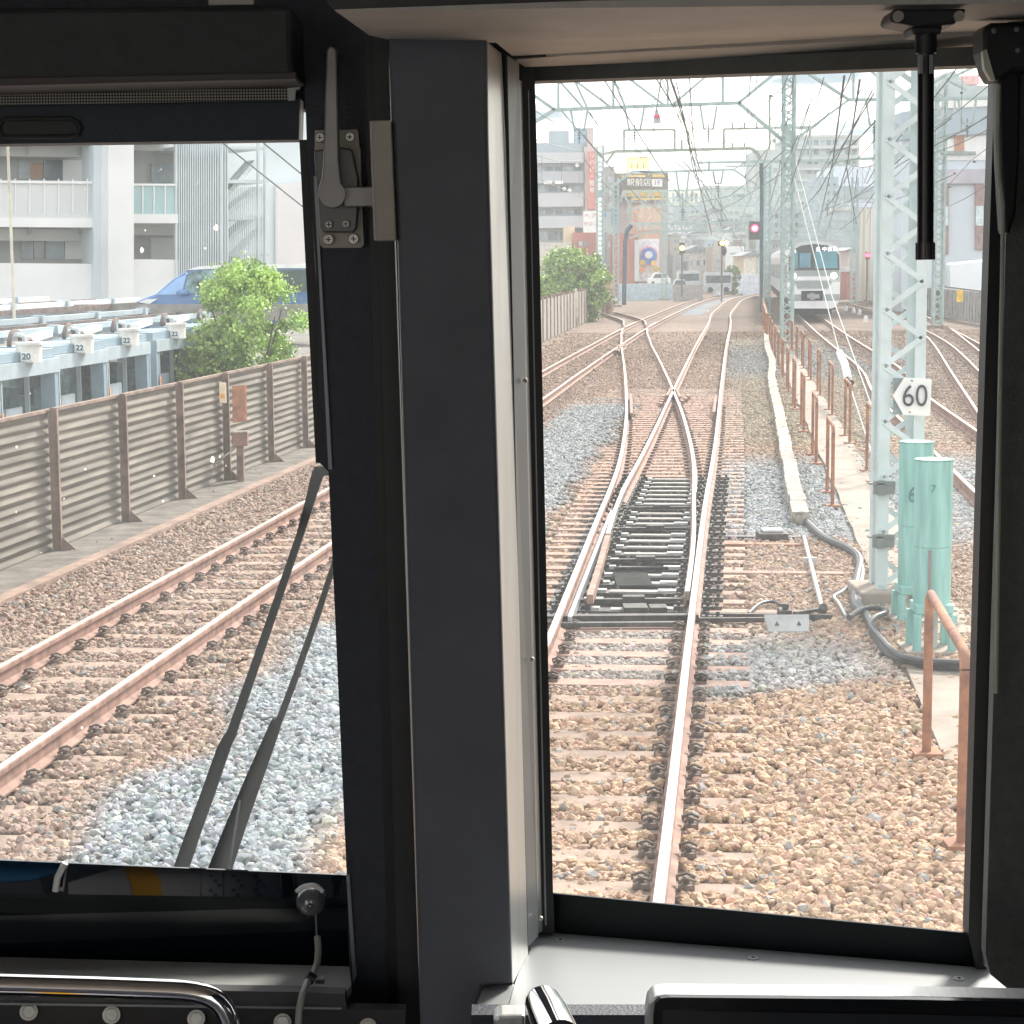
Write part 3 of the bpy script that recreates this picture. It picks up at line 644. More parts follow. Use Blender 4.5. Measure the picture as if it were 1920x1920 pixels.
MB().box(g.x-.06, g.y+.18, 0, g.x+.05, g.y+.36, .17).box(g.x-.14, g.y+.2, 0, g.x+.13, g.y+.3, .07).cyl((g.x, g.y+.25, .17), (g.x, g.y+.25, .22), .03, 8).build('pivot_block', M_iron, pb, bevel=.008)

# ------------------------------------------------------------------ mint green counterweight cylinders
def green_post(px, Y, top_y, hood_bot, cyl_bot, num, label, w_px, extra=False):
    x = (px-960)/F*Y*1.0; c = P(px, 1000, Y); c.z = 0; r = w_px/F*Y/2
    zt = P(px, top_y, Y).z; zh = P(px, hood_bot, Y).z; zc = P(px, cyl_bot, Y).z
    o = thing('green_cylinder', c, label, 'cylinder post', 'mint green cylinders beside the mast')
    hood = MB().tube([(c.x, c.y, zh), (c.x, c.y, zt)], r, 8).build('hood', M_green, o); MB().tube([(c.x, c.y, zt), (c.x, c.y, zt+.008)], r*1.03, 8).build('lid', M_green, o); hood.modifiers.new('bevel', 'BEVEL').width = .006
    MB().cyl((c.x, c.y, zc), (c.x, c.y, zh), r*.95, 28).build('barrel', M_green, o, smooth=True)
    MB().box(c.x-r*.95, c.y-r*.95, zc-.03, c.x+r*.95, c.y+r*.95, zc+.05).build('collar', M_green, o, bevel=.01)
    for sx in (-1, 1):
        for sy in (-1, 1):
            MB().box(c.x+sx*r*.9-.03, c.y+sy*r*.9-.03, .0, c.x+sx*r*.9+.03, c.y+sy*r*.9+.03, zc-.03).build('leg', M_green, o)
    MB().box(c.x-r*1.5, c.y-r*1.4, -.05, c.x+r*1.5, c.y+r*1.6, .03).build('plinth', M_conc, o, bevel=.01)
    MB().cyl((c.x, c.y, .03), (c.x, c.y, zc), r*.35, 10).build('weight_rod', M_greymetal, o)
    return o, c, r, zt, zh, zc
M_ink = mat('teal_ink', (.05, .16, .18), .6)
o6, c6, r6, t6, h6, z6 = green_post(1716, 17.3, 829, 985, 1105, '6', 'left and taller mint green cylinder marked 6, half hidden', 66)
lettering('6', .20, (c6.x-.06, c6.y-r6*.96, P(1716, 925, 17.3).z), M_ink, o6, squeeze=.8)
o7, c7, r7, t7, h7, z7 = green_post(1749, 15.9, 862, 1024, 1140, '7', 'right and nearer mint green cylinder marked 7', 74)
lettering('7', .085, (c7.x-.035, c7.y-r7*.96, P(1749, 913, 15.9).z), M_ink, o7)
MB().cyl((c7.x-.055, c7.y-r7*1.0, h7-.01), (c7.x-.055, c7.y-r7*1.0, z7+.05), .012, 8).build('gauge_rod', mat('brown_grey_rod', (.25, .2, .2), .5), o7)
# ------------------------------------------------------------------ lattice masts
def mast(name, label, x, Y, w, h, m, pitch=None, chord=.09, flat=.07, group=None, z0=0, yaw=0.0, cross=False):
    o = thing(name, (x, Y, z0), label, 'lattice mast', group)
    c, s = math.cos(yaw), math.sin(yaw); T = lambda u, v, z: Vector((x+u*c-v*s, Y+u*s+v*c, z))
    hw = w/2; pitch = pitch or w*1.2
    for sx in (-1, 1):
        for sy in (-1, 1):
            mb = MB(); t = .012
            a = (sx*hw, sy*hw)
            u0, u1 = sorted((a[0], a[0]-sx*chord)); v0, v1 = sorted((a[1], a[1]-sy*t))
            mb.hexa([T(u0, v0, z0), T(u1, v0, z0), T(u1, v1, z0), T(u0, v1, z0), T(u0, v0, h), T(u1, v0, h), T(u1, v1, h), T(u0, v1, h)])
            u0, u1 = sorted((a[0], a[0]-sx*t)); v0, v1 = sorted((a[1]-sy*t, a[1]-sy*chord))
            mb.hexa([T(u0, v0, z0), T(u1, v0, z0), T(u1, v1, z0), T(u0, v1, z0), T(u0, v0, h), T(u1, v0, h), T(u1, v1, h), T(u0, v1, h)])
            mb.build('corner_angle', m, o)
    n = int((h-z0)/pitch)
    for f in range(4):
        if cross and f == 2: continue
        mb = MB()
        for i in range(n):
            za = z0+.15+i*pitch; zm = za+pitch/2; zb = za+pitch
            e = hw-chord*.35
            pts = [(-e, za), (e, zm), (-e, zb)] if f in (0, 3) else [(e, za), (-e, zm), (e, zb)]
            for (p, q) in zip(pts[:-1], pts[1:]):
                off = hw+.006 if f < 2 else hw-.02
                if f == 0: A = T(p[0], -off, p[1]); B = T(q[0], -off, q[1]); ref = T(0, 1, 0)-T(0, 0, 0)
                elif f == 1: A = T(p[0], off, p[1]); B = T(q[0], off, q[1]); ref = T(0, 1, 0)-T(0, 0, 0)
                elif f == 2: A = T(-off, p[0], p[1]); B = T(-off, q[0], q[1]); ref = T(1, 0, 0)-T(0, 0, 0)
                else: A = T(off, p[0], p[1]); B = T(off, q[0], q[1]); ref = T(1, 0, 0)-T(0, 0, 0)
                ref = Vector((ref.x, ref.y, 0)); mb.bar(A, B, flat, .010, ref=ref)
        mb.build('lacing', m, o)
    MB().obox((x, Y), (c, s), hw+.18, hw+.18, z0-.1, z0+.12).build('footing', M_conc, o, bevel=.02)
    return o
big = mast('lattice_mast', 'large pale blue lattice mast close by that carries the 60 sign', 3.62, 18.45, .42, 8.6, M_mastblue, pitch=.515, chord=.10, flat=.05, cross=True)
for zc in (.52, 1.02):
    mb = MB(); mb.box(3.36, 18.20, zc, 3.56, 18.236, zc+.12).box(3.39, 18.19, zc-.01, 3.46, 18.2, zc+.13).box(3.32, 18.19, zc+.09, 3.56, 18.3, zc+.105).build('clamp_bracket', mat('dark_bracket', (.18, .2, .2), .6, .3), big)
for k in range(16):
    for sx in (-1, 1): pass
mb = MB()
for k in range(17): mb.cyl((3.465, 18.238, .15+k*.515), (3.465, 18.228, .15+k*.515), .009, 10)
mb.build('bolt_heads', M_greymetal, big)
# 60 board
bo = P(1715, 744, 18.1); sg = thing('speed_board', bo, 'white arrow shaped board with black 60 on the near lattice mast', 'sign')
MB().prism([P(1674, 742, 18.14), P(1696, 708, 18.14), P(1747, 711, 18.14), P(1744, 780, 18.14), P(1694, 778, 18.14)], (0, .012, 0)).build('board', M_white, sg)
MB().prism([P(1675, 709, 18.19), P(1700, 709, 18.19), P(1700, 777, 18.19), P(1675, 777, 18.19)], (0, .02, 0)).build('backing_plate', mat('slate_plate', (.22, .28, .30), .6), sg)
lettering('60', .285, P(1715.5, 744, 18.12), mat('navy_ink', (.015, .02, .04), .5), sg, squeeze=.86, bold=-.001)
MB().cyl(P(1710, 714, 18.12), P(1710, 714, 18.13), .008, 8).cyl(P(1706, 773, 18.12), P(1706, 773, 18.13), .008, 8).build('screws', M_iron, sg)
mast('lattice_mast', 'tall pale lattice mast just left of the oncoming train', (1476-960)/F*78, 78, .50, 14, M_mast, pitch=.62, chord=.10, flat=.06)
mast('lattice_mast', 'slim pale lattice mast second to the left of the train, over the barrier', (1438-960)/F*120, 120, .42, 9.0, M_mast, pitch=.55, chord=.09, flat=.06)
mast('lattice_mast', 'pale lattice mast rising from the left bush beside the stumps', (1128-960)/F*127, 127, .52, 10.6, M_mast, pitch=.62, chord=.12, flat=.07)
mast('lattice_mast', 'pale lattice mast in front of the right hand white building', (1757-960)/F*96, 96, .52, 11.5, M_mast, pitch=.6, chord=.10, flat=.06)
mast('lattice_mast', 'distant lattice mast between the billboard and the first signal', (1247-960)/F*175, 175, .5, 9.5, M_mast, pitch=.7, chord=.09, flat=.06)
mast('lattice_mast', 'distant lattice mast in front of the red brick building', (1157-960)/F*150, 150, .45, 9.6, M_mast, pitch=.7, chord=.09, flat=.06)
mast('lattice_mast', 'distant lattice mast right of the oncoming train', (1600-960)/F*150, 150, .5, 9.5, M_mast, pitch=.7, chord=.09, flat=.06)

# ------------------------------------------------------------------ gantries, each drawn as its truss members at one distance
def gantry(label, Y, segs, m, cat='gantry', name='overhead_gantry', th=.10):
    a = segs[0]; o = thing(name, P(a[0], a[1], Y), label, cat)
    for s_ in segs:
        x0, y0, x1, y1, wpx = s_[:5]; nm = s_[5] if len(s_) > 5 else 'brace'; dy = s_[6] if len(s_) > 6 else 0
        MB().bar(P(x0, y0, Y+dy), P(x1, y1, Y+dy), wpx*1.25/F*Y, th if nm == 'brace' else th*1.6, ref=(0, 1, 0)).build(nm, m, o)
    return o
def dropframe(label, Y, x0, x1, y0, y1, m, taper=.22):
    d = (x1-x0)*taper; o = thing('drop_frame', P((x0+x1)/2, y0, Y), label, 'insulator frame'); t = 3.8/F*Y
    mb = MB(); mb.bar(P(x0, y0, Y), P(x0+d, y1, Y), t, t).bar(P(x1, y0, Y), P(x1-d, y1, Y), t, t).bar(P(x0+d-1, y1, Y), P(x1-d+1, y1, Y), t, t*.8)
    mb.build('frame', m, o)
    mb = MB(); q = (x0+x1)/2; mb.bar(P(q, y1-10, Y), P(q, y1+26, Y), t*.5, t*.5)
    for k in range(3): mb.cyl(P(q, y1+4+k*5, Y), P(q, y1+6+k*5, Y), t*.9, 8)
    mb.build('insulator', M_wire, o); return o
gantry('nearest truss gantry across the tracks, its beam just under the window top', 78, [
    (1040, 206, 1215, 199, 5, 'chord'), (1215, 199, 1385, 193, 5, 'chord'), (1040, 206, 960, 150, 4.5, 'chord'), (1040, 206, 950, 262, 5.5, 'chord'), (1385, 193, 1450, 140, 4.5, 'chord'), (1385, 193, 1466, 262, 5, 'chord'), (1450, 140, 1560, 78, 4, 'chord'),
    (960, 120, 1450, 98, 5, 'chord'), (1047, 203, 1047, 114, 4), (1150, 200, 1150, 110, 4), (1252, 196, 1252, 108, 3), (1355, 192, 1355, 104, 4),
    (1080, 112, 1047, 150, 3), (1047, 150, 1095, 204, 3.5), (1072, 140, 1100, 200, 3.5), (1082, 154, 1145, 201, 3.5), (1152, 152, 1172, 200, 3.5), (1180, 148, 1245, 197, 3.5), (1325, 142, 1262, 196, 3.5),
    (1510, 134, 1592, 187, 4, 'chord'), (1592, 187, 1660, 187, 4.5, 'chord'), (1592, 187, 1490, 262, 3.5), (1600, 184, 1600, 100, 3.5), (1630, 130, 1660, 157, 3.5),
    (1660, 187, 1860, 184, 4.5, 'chord'), (1775, 150, 1860, 110, 4), (1775, 150, 1812, 168, 3), (1700, 186, 1775, 140, 4)], M_mast)
gantry('thin gantry beam with curved right end on a dark blue pole', 122, [
    (1122, 291, 1153, 284, 4, 'chord'), (1153, 284, 1290, 281, 4.5, 'chord'), (1290, 281, 1408, 278, 4.5, 'chord'), (1153, 284, 1136, 306, 3.5), (1408, 278, 1420, 287, 5, 'chord'), (1420, 287, 1427, 304, 5, 'chord'),
    (1170, 244, 1170, 282, 3), (1170, 244, 1265, 243, 3), (1265, 243, 1265, 280, 3.5), (1357, 242, 1357, 279, 3.5), (1357, 242, 1446, 240, 3), (1278, 262, 1278, 280, 3.5), (1373, 228, 1373, 241, 2.6), (1396, 229, 1396, 241, 2.6), (1419, 228, 1419, 241, 2.6),
    (1373, 268, 1373, 279, 2.6), (1396, 268, 1396, 279, 2.6), (1443, 178, 1443, 280, 3), (1443, 180, 1449, 180, 4)], mat('olive_gantry', (.33, .38, .31), .6, .1), th=.12)
db = thing('curved_pole', G(1430, 560), 'dark blue pole carrying the right end of the thin gantry', 'pole')
MB().tube([P(1427, 300, 122), P(1428.5, 340, 122), P(1428, 585, 122)], .13, 10).build('shaft', M_darkblue, db, smooth=True)
dl = thing('curved_pole', G(1172, 556), 'dark blue pole with curved top at the left end of the signal beam', 'pole')
MB().tube([P(1184, 422, 150), P(1176, 432, 150), P(1172, 452, 150), P(1170, 572, 150)], .17, 10).build('shaft', M_darkblue, dl, smooth=True)
gantry('lower flat lattice beam that carries the first red signal', 150, [
    (1184, 420, 1290, 419, 3.5, 'chord'), (1290, 419, 1405, 418, 3.5, 'chord'), (1180, 446, 1215, 436, 2.5), (1215, 436, 1262, 433, 2.5, 'chord'), (1262, 433, 1430, 432, 2.2, 'chord')]
    + [(1190+k*14, 420, 1197+k*14, 434, 1.6) for k in range(15)] + [(1204+k*14, 420, 1197+k*14, 434, 1.6) for k in range(15)], M_mast, th=.08)
gantry('wide zigzag truss beam behind the billboard bracket', 172, [
    (1163, 380, 1168, 360, 2.5), (1168, 360, 1430, 352, 2.6, 'chord'), (1175, 395, 1215, 386, 2.6, 'chord'), (1215, 386, 1432, 386, 2.6, 'chord'), (1432, 352, 1600, 350, 2.6, 'chord'), (1432, 386, 1600, 386, 2.6, 'chord')]
    + [(1168+k*26, 358, 1181+k*26, 387, 2.0) for k in range(16)] + [(1194+k*26, 358, 1181+k*26, 387, 2.0) for k in range(16)], M_mast, th=.10)
gantry('pale gantry with kneed ends behind the thin gantry beam', 140, [
    (1245, 322, 1375, 318, 3.2, 'chord'), (1375, 318, 1440, 360, 3, 'chord'), (1245, 326, 1200, 322, 2.6), (1308, 305, 1490, 302, 3.4, 'chord'), (1490, 302, 1655, 298, 3.4, 'chord'), (1375, 318, 1400, 303, 2.4), (1330, 304, 1330, 320, 2), (1420, 303, 1420, 313, 2), (1495, 240, 1518, 242, 3), (1518, 242, 1520, 300, 2.6), (1450, 240, 1495, 240, 3), (1520, 240, 1475, 275, 3.2), (1128, 363, 1186, 322, 4, 'chord'), (1120, 363, 1134, 363, 12), (1186, 322, 1245, 322, 3)], M_mast, th=.10)
gantry('far gantry beam above the oncoming train roof', 165, [(1440, 416, 1580, 415, 3, 'chord'), (1580, 415, 1660, 412, 3, 'chord'), (1590, 445, 1625, 418, 3), (1440, 430, 1660, 428, 2, 'chord')] + [(1470+k*16, 415, 1478+k*16, 430, 1.6) for k in range(11)], M_mast, th=.08)
for i, (Y, x0, x1, y0, y1, lab) in enumerate((
    (78, 1070, 1102, 205, 244, 'V shaped insulator frame hanging at the left end of the nearest gantry'),
    (78, 1172, 1208, 203, 244, 'second V shaped insulator frame under the nearest gantry, above the billboard'),
    (78, 1313, 1344, 199, 242, 'V shaped insulator frame under the nearest gantry near its right knee'),
    (78, 1624, 1655, 189, 234, 'insulator frame under the gantry just left of the near mast'),
    (78, 1797, 1830, 188, 232, 'insulator frame before the grey roof on the right'),
    (140, 1337, 1356, 320, 344, 'small insulator frame under the pale kneed gantry'),
    (140, 1268, 1292, 322, 388, 'long insulator frame right of the billboard'),
    (172, 1540, 1562, 300, 380, 'insulator frame above the oncoming train'))):
    dropframe(lab, Y, x0, x1, y0, y1, M_mast, .22 if i != 6 else .35)
gantry('grey pole with box on top at the right fence', 90, [(1790, 185, 1790, 215, 3), (1758, 186, 1768, 186, 3), (1768, 186, 1768, 222, 3), (1758, 204, 1768, 204, 2.5), (1757, 222, 1768, 222, 2.5)], M_greymetal, 'bracket', 'ladder_bracket')

# ------------------------------------------------------------------ overhead wires
def wires(label, path, dx, zc, zm, Y0, Y1, span=38, messenger=True, r=.011, ph=0):
    o = thing('overhead_wire', (xat(path, Y0)+dx, Y0, zc), label, 'overhead wire')
    n = int((Y1-Y0)/2); cw = []; ms = []; dr = MB()
    for i in range(n+1):
        Y = Y0+(Y1-Y0)*i/n; x = xat(path, Y)+dx; t = ((Y+ph) % span)/span
        cw.append((x+.15*math.sin(Y/span*math.pi), Y, zc)); z = zm-.7*4*t*(1-t); ms.append((x+.15*math.sin(Y/span*math.pi), Y, z))
        if i % 3 == 1 and messenger: dr.cyl(cw[-1], ms[-1], .005, 4)
    MB().tube(cw, r, 5).build('contact_wire', M_wire, o)
    if messenger:
        MB().tube(ms, r*1.15, 5).build('messenger_wire', M_wire, o); dr.build('droppers', M_wire, o)
    return o
wires('contact and messenger wires above the main track', OWN, 0, 5.35, 6.6, 6, 210)
wires('contact and messenger wires above the left track', LEFT, 0, 5.35, 6.6, 8, 210, ph=10)
wires('contact and messenger wires above the oncoming train', OPP, 0, 5.35, 6.6, 8, 200, ph=5)
for i, (p, dx, z, lab) in enumerate(((OWN, -1.2, 8.8, 'high feeder wire just left of the main track wires'), (OWN, 1.3, 9.0, 'high feeder wire just right of the main track wires'), (LEFT, -1.6, 8.6, 'high feeder wire on the left by the fence'), (LEFT, 1.1, 9.3, 'high feeder wire between the left and main tracks'), (OPP, -1.0, 8.7, 'high feeder wire left of the oncoming train'), (OPP, 3.4, 7.6, 'feeder wire right of the oncoming train'), (OPP, 6.5, 6.4, 'low wire over the outermost track on the right'))):
    o = thing('overhead_wire', (xat(p, 12)+dx, 12, z), lab, 'overhead wire')
    MB().tube([(xat(p, Y)+dx, Y, z-.5*4*((Y % 42)/42)*(1-(Y % 42)/42)) for Y in range(12, 200, 3)], .016, 5).build('wire', M_wire, o)
def pxwire(label, pts, r=.012, m=M_wire, cat='overhead wire', name='overhead_wire'):
    q = [P(*p) for p in pts]; return tag(MB().tube(q, r, 5).build(name, m, None, loc=q[0]), label, cat)
pxwire('slack jumper wire curving from the gantry toward the billboard', [(1100, 205, 78), (1110, 220, 78), (1122, 234, 80), (1138, 241, 84), (1152, 238, 90)], .018)
pxwire('second slack wire curving down to the thin gantry beam', [(1106, 210, 78), (1118, 232, 85), (1134, 252, 98), (1158, 267, 122)], .02)
pxwire('drooping jumper loop left of the curved beam frame', [(1185, 225, 110), (1205, 255, 118), (1228, 271, 122), (1248, 262, 122), (1240, 244, 122)], .018)
pxwire('rising wire over the right roof line', [(1752, 240, 60), (1800, 205, 50), (1866, 150, 40)], .012)
pxwire('second rising wire over the right building front', [(1745, 262, 70), (1810, 245, 60), (1868, 205, 45)], .012)
pxwire('third rising wire with insulators before the right building', [(1780, 345, 90), (1822, 300, 70), (1868, 265, 50)], .012)
for x, y in ((1803, 174), (1827, 303), (1790, 325), (1781, 350)):
    p = P(x, y, 60); tag(MB().ball(p, .05, 8, (1, 1, .8)).build('wire_insulator', M_wire, None, loc=p), {1803: 'dark bead insulator on the wire above the right roof', 1827: 'insulator bead on the wire before the white building', 1790: 'small insulator bead lower on the wire before the building', 1781: 'lowest insulator bead before the brown facade strip'}[x], 'insulator')
M_guy = mat('guy_wire', (.36, .41, .39), .5, .2)
g1 = thing('guy_wire', G(1648, 905), 'long pale guy wire slanting down across the train to the mast foot', 'guy wire')
MB().tube([P(1492, 300, 78), P(1560, 555, 52), P(1648, 800, 31), G(1652, 915, .05)], .012, 6).build('wire', M_guy, g1)
g2 = thing('guy_wire', G(1650, 905), 'guy wire with a white plastic sleeve, ending at the mast foot', 'guy wire')
a = P(1488, 330, 78); b_ = P(1574, 662, 45); c_ = P(1590, 712, 40.5)
MB().tube([a, b_, c_, G(1652, 905, .2)], .012, 6).build('wire', M_guy, g2)
MB().tube([b_, b_.lerp(c_, .5)+Vector((.02, 0, .04)), c_], .085, 10).build('sleeve', M_white, g2, smooth=True)
MB().tube([c_, c_+Vector((.03, -.1, -.07))], .09, 10).build('sleeve_end', M_black, g2)

# ------------------------------------------------------------------ signals
def lamp(nm, c, s_): return mat(nm, c, .4, emit=(c, s_))
M_red = lamp('red_lamp', (1, .02, .05), 5.0); M_redhot = lamp('red_lamp_core', (1, .45, .5), 6.0); M_amber = lamp('amber_lamp', (1, .62, .08), 4.0); M_head = lamp('head_lamp', (1, .97, .85), 9)
M_sighood = mat('signal_black', (.03, .03, .035), .5)
def signal(label, px, py, Y, m, hw, up_, dn, pole_y=None, r=None, core=None):
    c = P(px, py, Y); k = Y/F; o = thing('signal', c, label, 'signal')
    MB().box(c.x-hw*k, c.y, c.z-dn*k, c.x+hw*k, c.y+.12, c.z+up_*k).build('backboard', M_sighood, o, bevel=.03)
    r = (r or 5)*k
    MB().cyl((c.x, c.y-.02, c.z), (c.x, c.y-.05, c.z), r, 16).build('lamp', m, o)
    if core: MB().cyl((c.x, c.y-.055, c.z), (c.x, c.y-.06, c.z), r*.55, 16).build('lamp_core', core, o)
    MB().tube([(c.x-r*1.1, c.y-.2, c.z+r*.5), (c.x, c.y-.2, c.z+r*1.25), (c.x+r*1.1, c.y-.2, c.z+r*.5)], .02, 5).build('hood', M_sighood, o)
    if pole_y: g = P(px, pole_y, Y); MB().cyl((c.x, c.y+.2, g.z), (c.x, c.y+.2, c.z), .07, 8).build('signal_pole', mat('brown_pole', (.16, .12, .12), .6), o)
    return o
s1 = signal('bright red signal lamp on the beam left of the dark blue pole', 1415, 428, 149, M_red, 10, 13, 21, None, 6.5, M_redhot)
MB().bar(P(1403, 416, 149.4), P(1403, 470, 149.4), .16, .1).bar(P(1403, 468, 149.4), P(1420, 468, 149.4), .3, .1).build('cable_duct', M_greymetal, s1)
signal('small red signal lamp right of the oncoming train', 1627, 478, 140, M_red, 4, 6, 8, 575, 4.2)
signal('yellow signal lamp in front of the tan wall', 1279, 465, 160, M_amber, 5, 10, 10, 556, 4.5)
s4 = signal('twin amber lamps on a dark pole in the middle distance', 1354, 456, 150, M_amber, 8, 3, 5, 566, 4.0)
c_ = P(1362, 456, 150); MB().cyl((c_.x, c_.y-.02, c_.z), (c_.x, c_.y-.05, c_.z), .16, 12).build('lamp', M_amber, s4)
c_ = P(1358, 470, 150); MB().ball((c_.x, c_.y+.2, c_.z), .26, 10, (.8, .8, 1.5)).build('lamp_body', M_sighood, s4)

# ------------------------------------------------------------------ oncoming train
TX, TY = 16.35, 107.0; td = dirat(OPP, 107); tn = Vector((td.y, -td.x, 0))
T = lambda u, v, z: Vector((TX, TY, .36))+tn*u+td*v+Vector((0, 0, z))
M_silver = mat('brushed_train_silver', (.54, .56, .57), .35, .6, .05, 2)
M_tblack = mat('train_front_black', (.008, .02, .025), .5, 0, .1, 2, spec=.8)
M_teal = mat('train_windscreen', (.04, .24, .32), .3, 0, .2, 1, spec=.8)
M_twhite = mat('train_white', (.78, .79, .80), .35, 0, .03, 2)
M_tgrey = mat('train_grey', (.27, .32, .32), .4, .2, .05, 2)
tr = thing('commuter_train', (TX, TY, .16), 'oncoming silver commuter train with lit headlights and a black face', 'train')
prof = [(-1.4, .9), (-1.42, 2.4), (-1.38, 3.2), (-1.22, 3.62), (-.8, 3.84), (0, 3.93), (.8, 3.84), (1.22, 3.62), (1.38, 3.2), (1.42, 2.4), (1.4, .9)]
for car in range(4):
    v0 = .12+car*20.2; v1 = v0+19.6
    mb = MB(); mb.prism([T(u, v0, z) for u, z in prof], td*(v1-v0)); cb = mb.build('car_body', M_silver, tr)
    mb = MB()
    for k in range(4): mb.hexa([T(-1.435, v0+1.6+k*4.7, 1.75), T(-1.42, v0+1.6+k*4.7, 1.75), T(-1.42, v0+4.2+k*4.7, 1.75), T(-1.435, v0+4.2+k*4.7, 1.75), T(-1.435, v0+1.6+k*4.7, 2.7), T(-1.42, v0+1.6+k*4.7, 2.7), T(-1.42, v0+4.2+k*4.7, 2.7), T(-1.435, v0+4.2+k*4.7, 2.7)])
    mb.build('side_windows', M_glassdk, cb)
    MB().hexa([T(-1.2, v0+.4, .25), T(1.2, v0+.4, .25), T(1.2, v1-.4, .25), T(-1.2, v1-.4, .25), T(-1.3, v0+.3, .9), T(1.3, v0+.3, .9), T(1.3, v1-.3, .9), T(-1.3, v1-.3, .9)]).build('underframe', M_dark, tr)
    MB().hexa([T(-.9, v0+6, 3.86), T(.9, v0+6, 3.86), T(.9, v0+11, 3.86), T(-.9, v0+11, 3.86), T(-.8, v0+6.1, 4.15), T(.8, v0+6.1, 4.15), T(.8, v0+10.9, 4.15), T(-.8, v0+10.9, 4.15)]).build('roof_unit', M_tgrey, tr)
def tf(name, pts, m, v=.0, th=.12, par=None): return MB().prism([T(u, v, z) for u, z in pts], td*th).build(name, m, par or tr)
face = tf('front_panel', [(-1.40, .95), (-1.42, 2.4), (-1.38, 3.25), (-1.2, 3.66), (-.8, 3.88), (0, 3.98), (.8, 3.88), (1.2, 3.66), (1.38, 3.25), (1.42, 2.4), (1.40, .95)], M_silver, 0, .118)
tf('black_mask', [(-1.34, 2.38), (-1.33, 3.15), (-1.12, 3.5), (-.7, 3.72), (0, 3.80), (.7, 3.72), (1.14, 3.5), (1.34, 3.15), (1.36, 2.38)], M_tblack, -.03, .03)
tf('windscreen', [(.06, 2.48), (.06, 3.40), (1.22, 3.40), (1.26, 2.52)], M_teal, -.045, .014)
tf('windscreen', [(-1.24, 2.52), (-1.22, 3.40), (-.86, 3.40), (-.86, 2.48)], M_teal, -.045, .014)
tf('door_window', [(-.76, 2.55), (-.76, 3.32), (-.18, 3.32), (-.18, 2.55)], mat('pale_teal_glass', (.10, .28, .38), .3, 0, .2, 1), -.045, .014)
tf('lower_band', [(-1.36, 2.1), (-1.36, 2.36), (1.36, 2.36), (1.36, 2.1)], M_tgrey, -.03, .03)
tf('white_strip', [(-1.2, 1.86), (-1.2, 2.04), (1.18, 2.04), (1.18, 1.86)], M_twhite, -.06, .06)
for u in (-1.1, 1.06):
    p = T(u, -.08, 2.10); MB().cyl(p, p-td*.04, .145, 14).build('headlight', M_head, tr)
    tf('lamp_housing', [(u-.2, 1.9), (u-.2, 2.28), (u+.2, 2.28), (u+.2, 1.9)], M_tgrey, -.075, .04)
tf('trapezoid_panel', [(-.82, 1.42), (-1.05, 1.82), (.95, 1.82), (.72, 1.42)], M_tgrey, -.02, .02)
tf('white_cheek', [(-1.40, 1.12), (-1.40, 1.75), (-1.12, 1.75), (-.86, 1.36), (.76, 1.36), (1.02, 1.75), (1.40, 1.75), (1.40, 1.12)], M_twhite, -.015, .015)
tf('grey_apron', [(-1.35, .78), (-1.38, 1.1), (1.38, 1.1), (1.35, .78)], M_tgrey, -.02, .14)
tf('coupler_recess', [(-.66, .76), (-.66, 1.3), (.5, 1.3), (.5, .76)], M_dark, -.05, .03)
p = T(-.08, -.06, 1.0); MB().cyl(p, p-td*.28, .2, 12).box(p.x-.3, p.y-.3, p.z-.1, p.x+.35, p.y-.2, p.z+.12).build('coupler', mat('coupler_grey', (.3, .3, .33), .5, .4), tr)
tf('skirt', [(-1.22, .36), (-1.36, .76), (1.36, .76), (1.18, .42), (.95, .34)], M_twhite, -.12, .3)
tf('wheel_shadow_box', [(-1.0, .02), (-1.0, .34), (1.0, .34), (1.0, .02)], M_dark, .5, 1.0).name = 'skirt_shade_box'  # dark box standing in for the shade below the skirt
M_led = mat('led_white', (.95, .97, 1.0), .4, emit=((.9, .95, 1.0), .7))
yaw = -math.atan2(td.x, td.y)
lettering('各 中目黒', .27, T(.66, -.05, 3.50), M_led, tr, yaw, name='destination_display')
lettering('8', .25, T(-1.02, -.05, 3.42), M_led, tr, yaw, name='number_display')
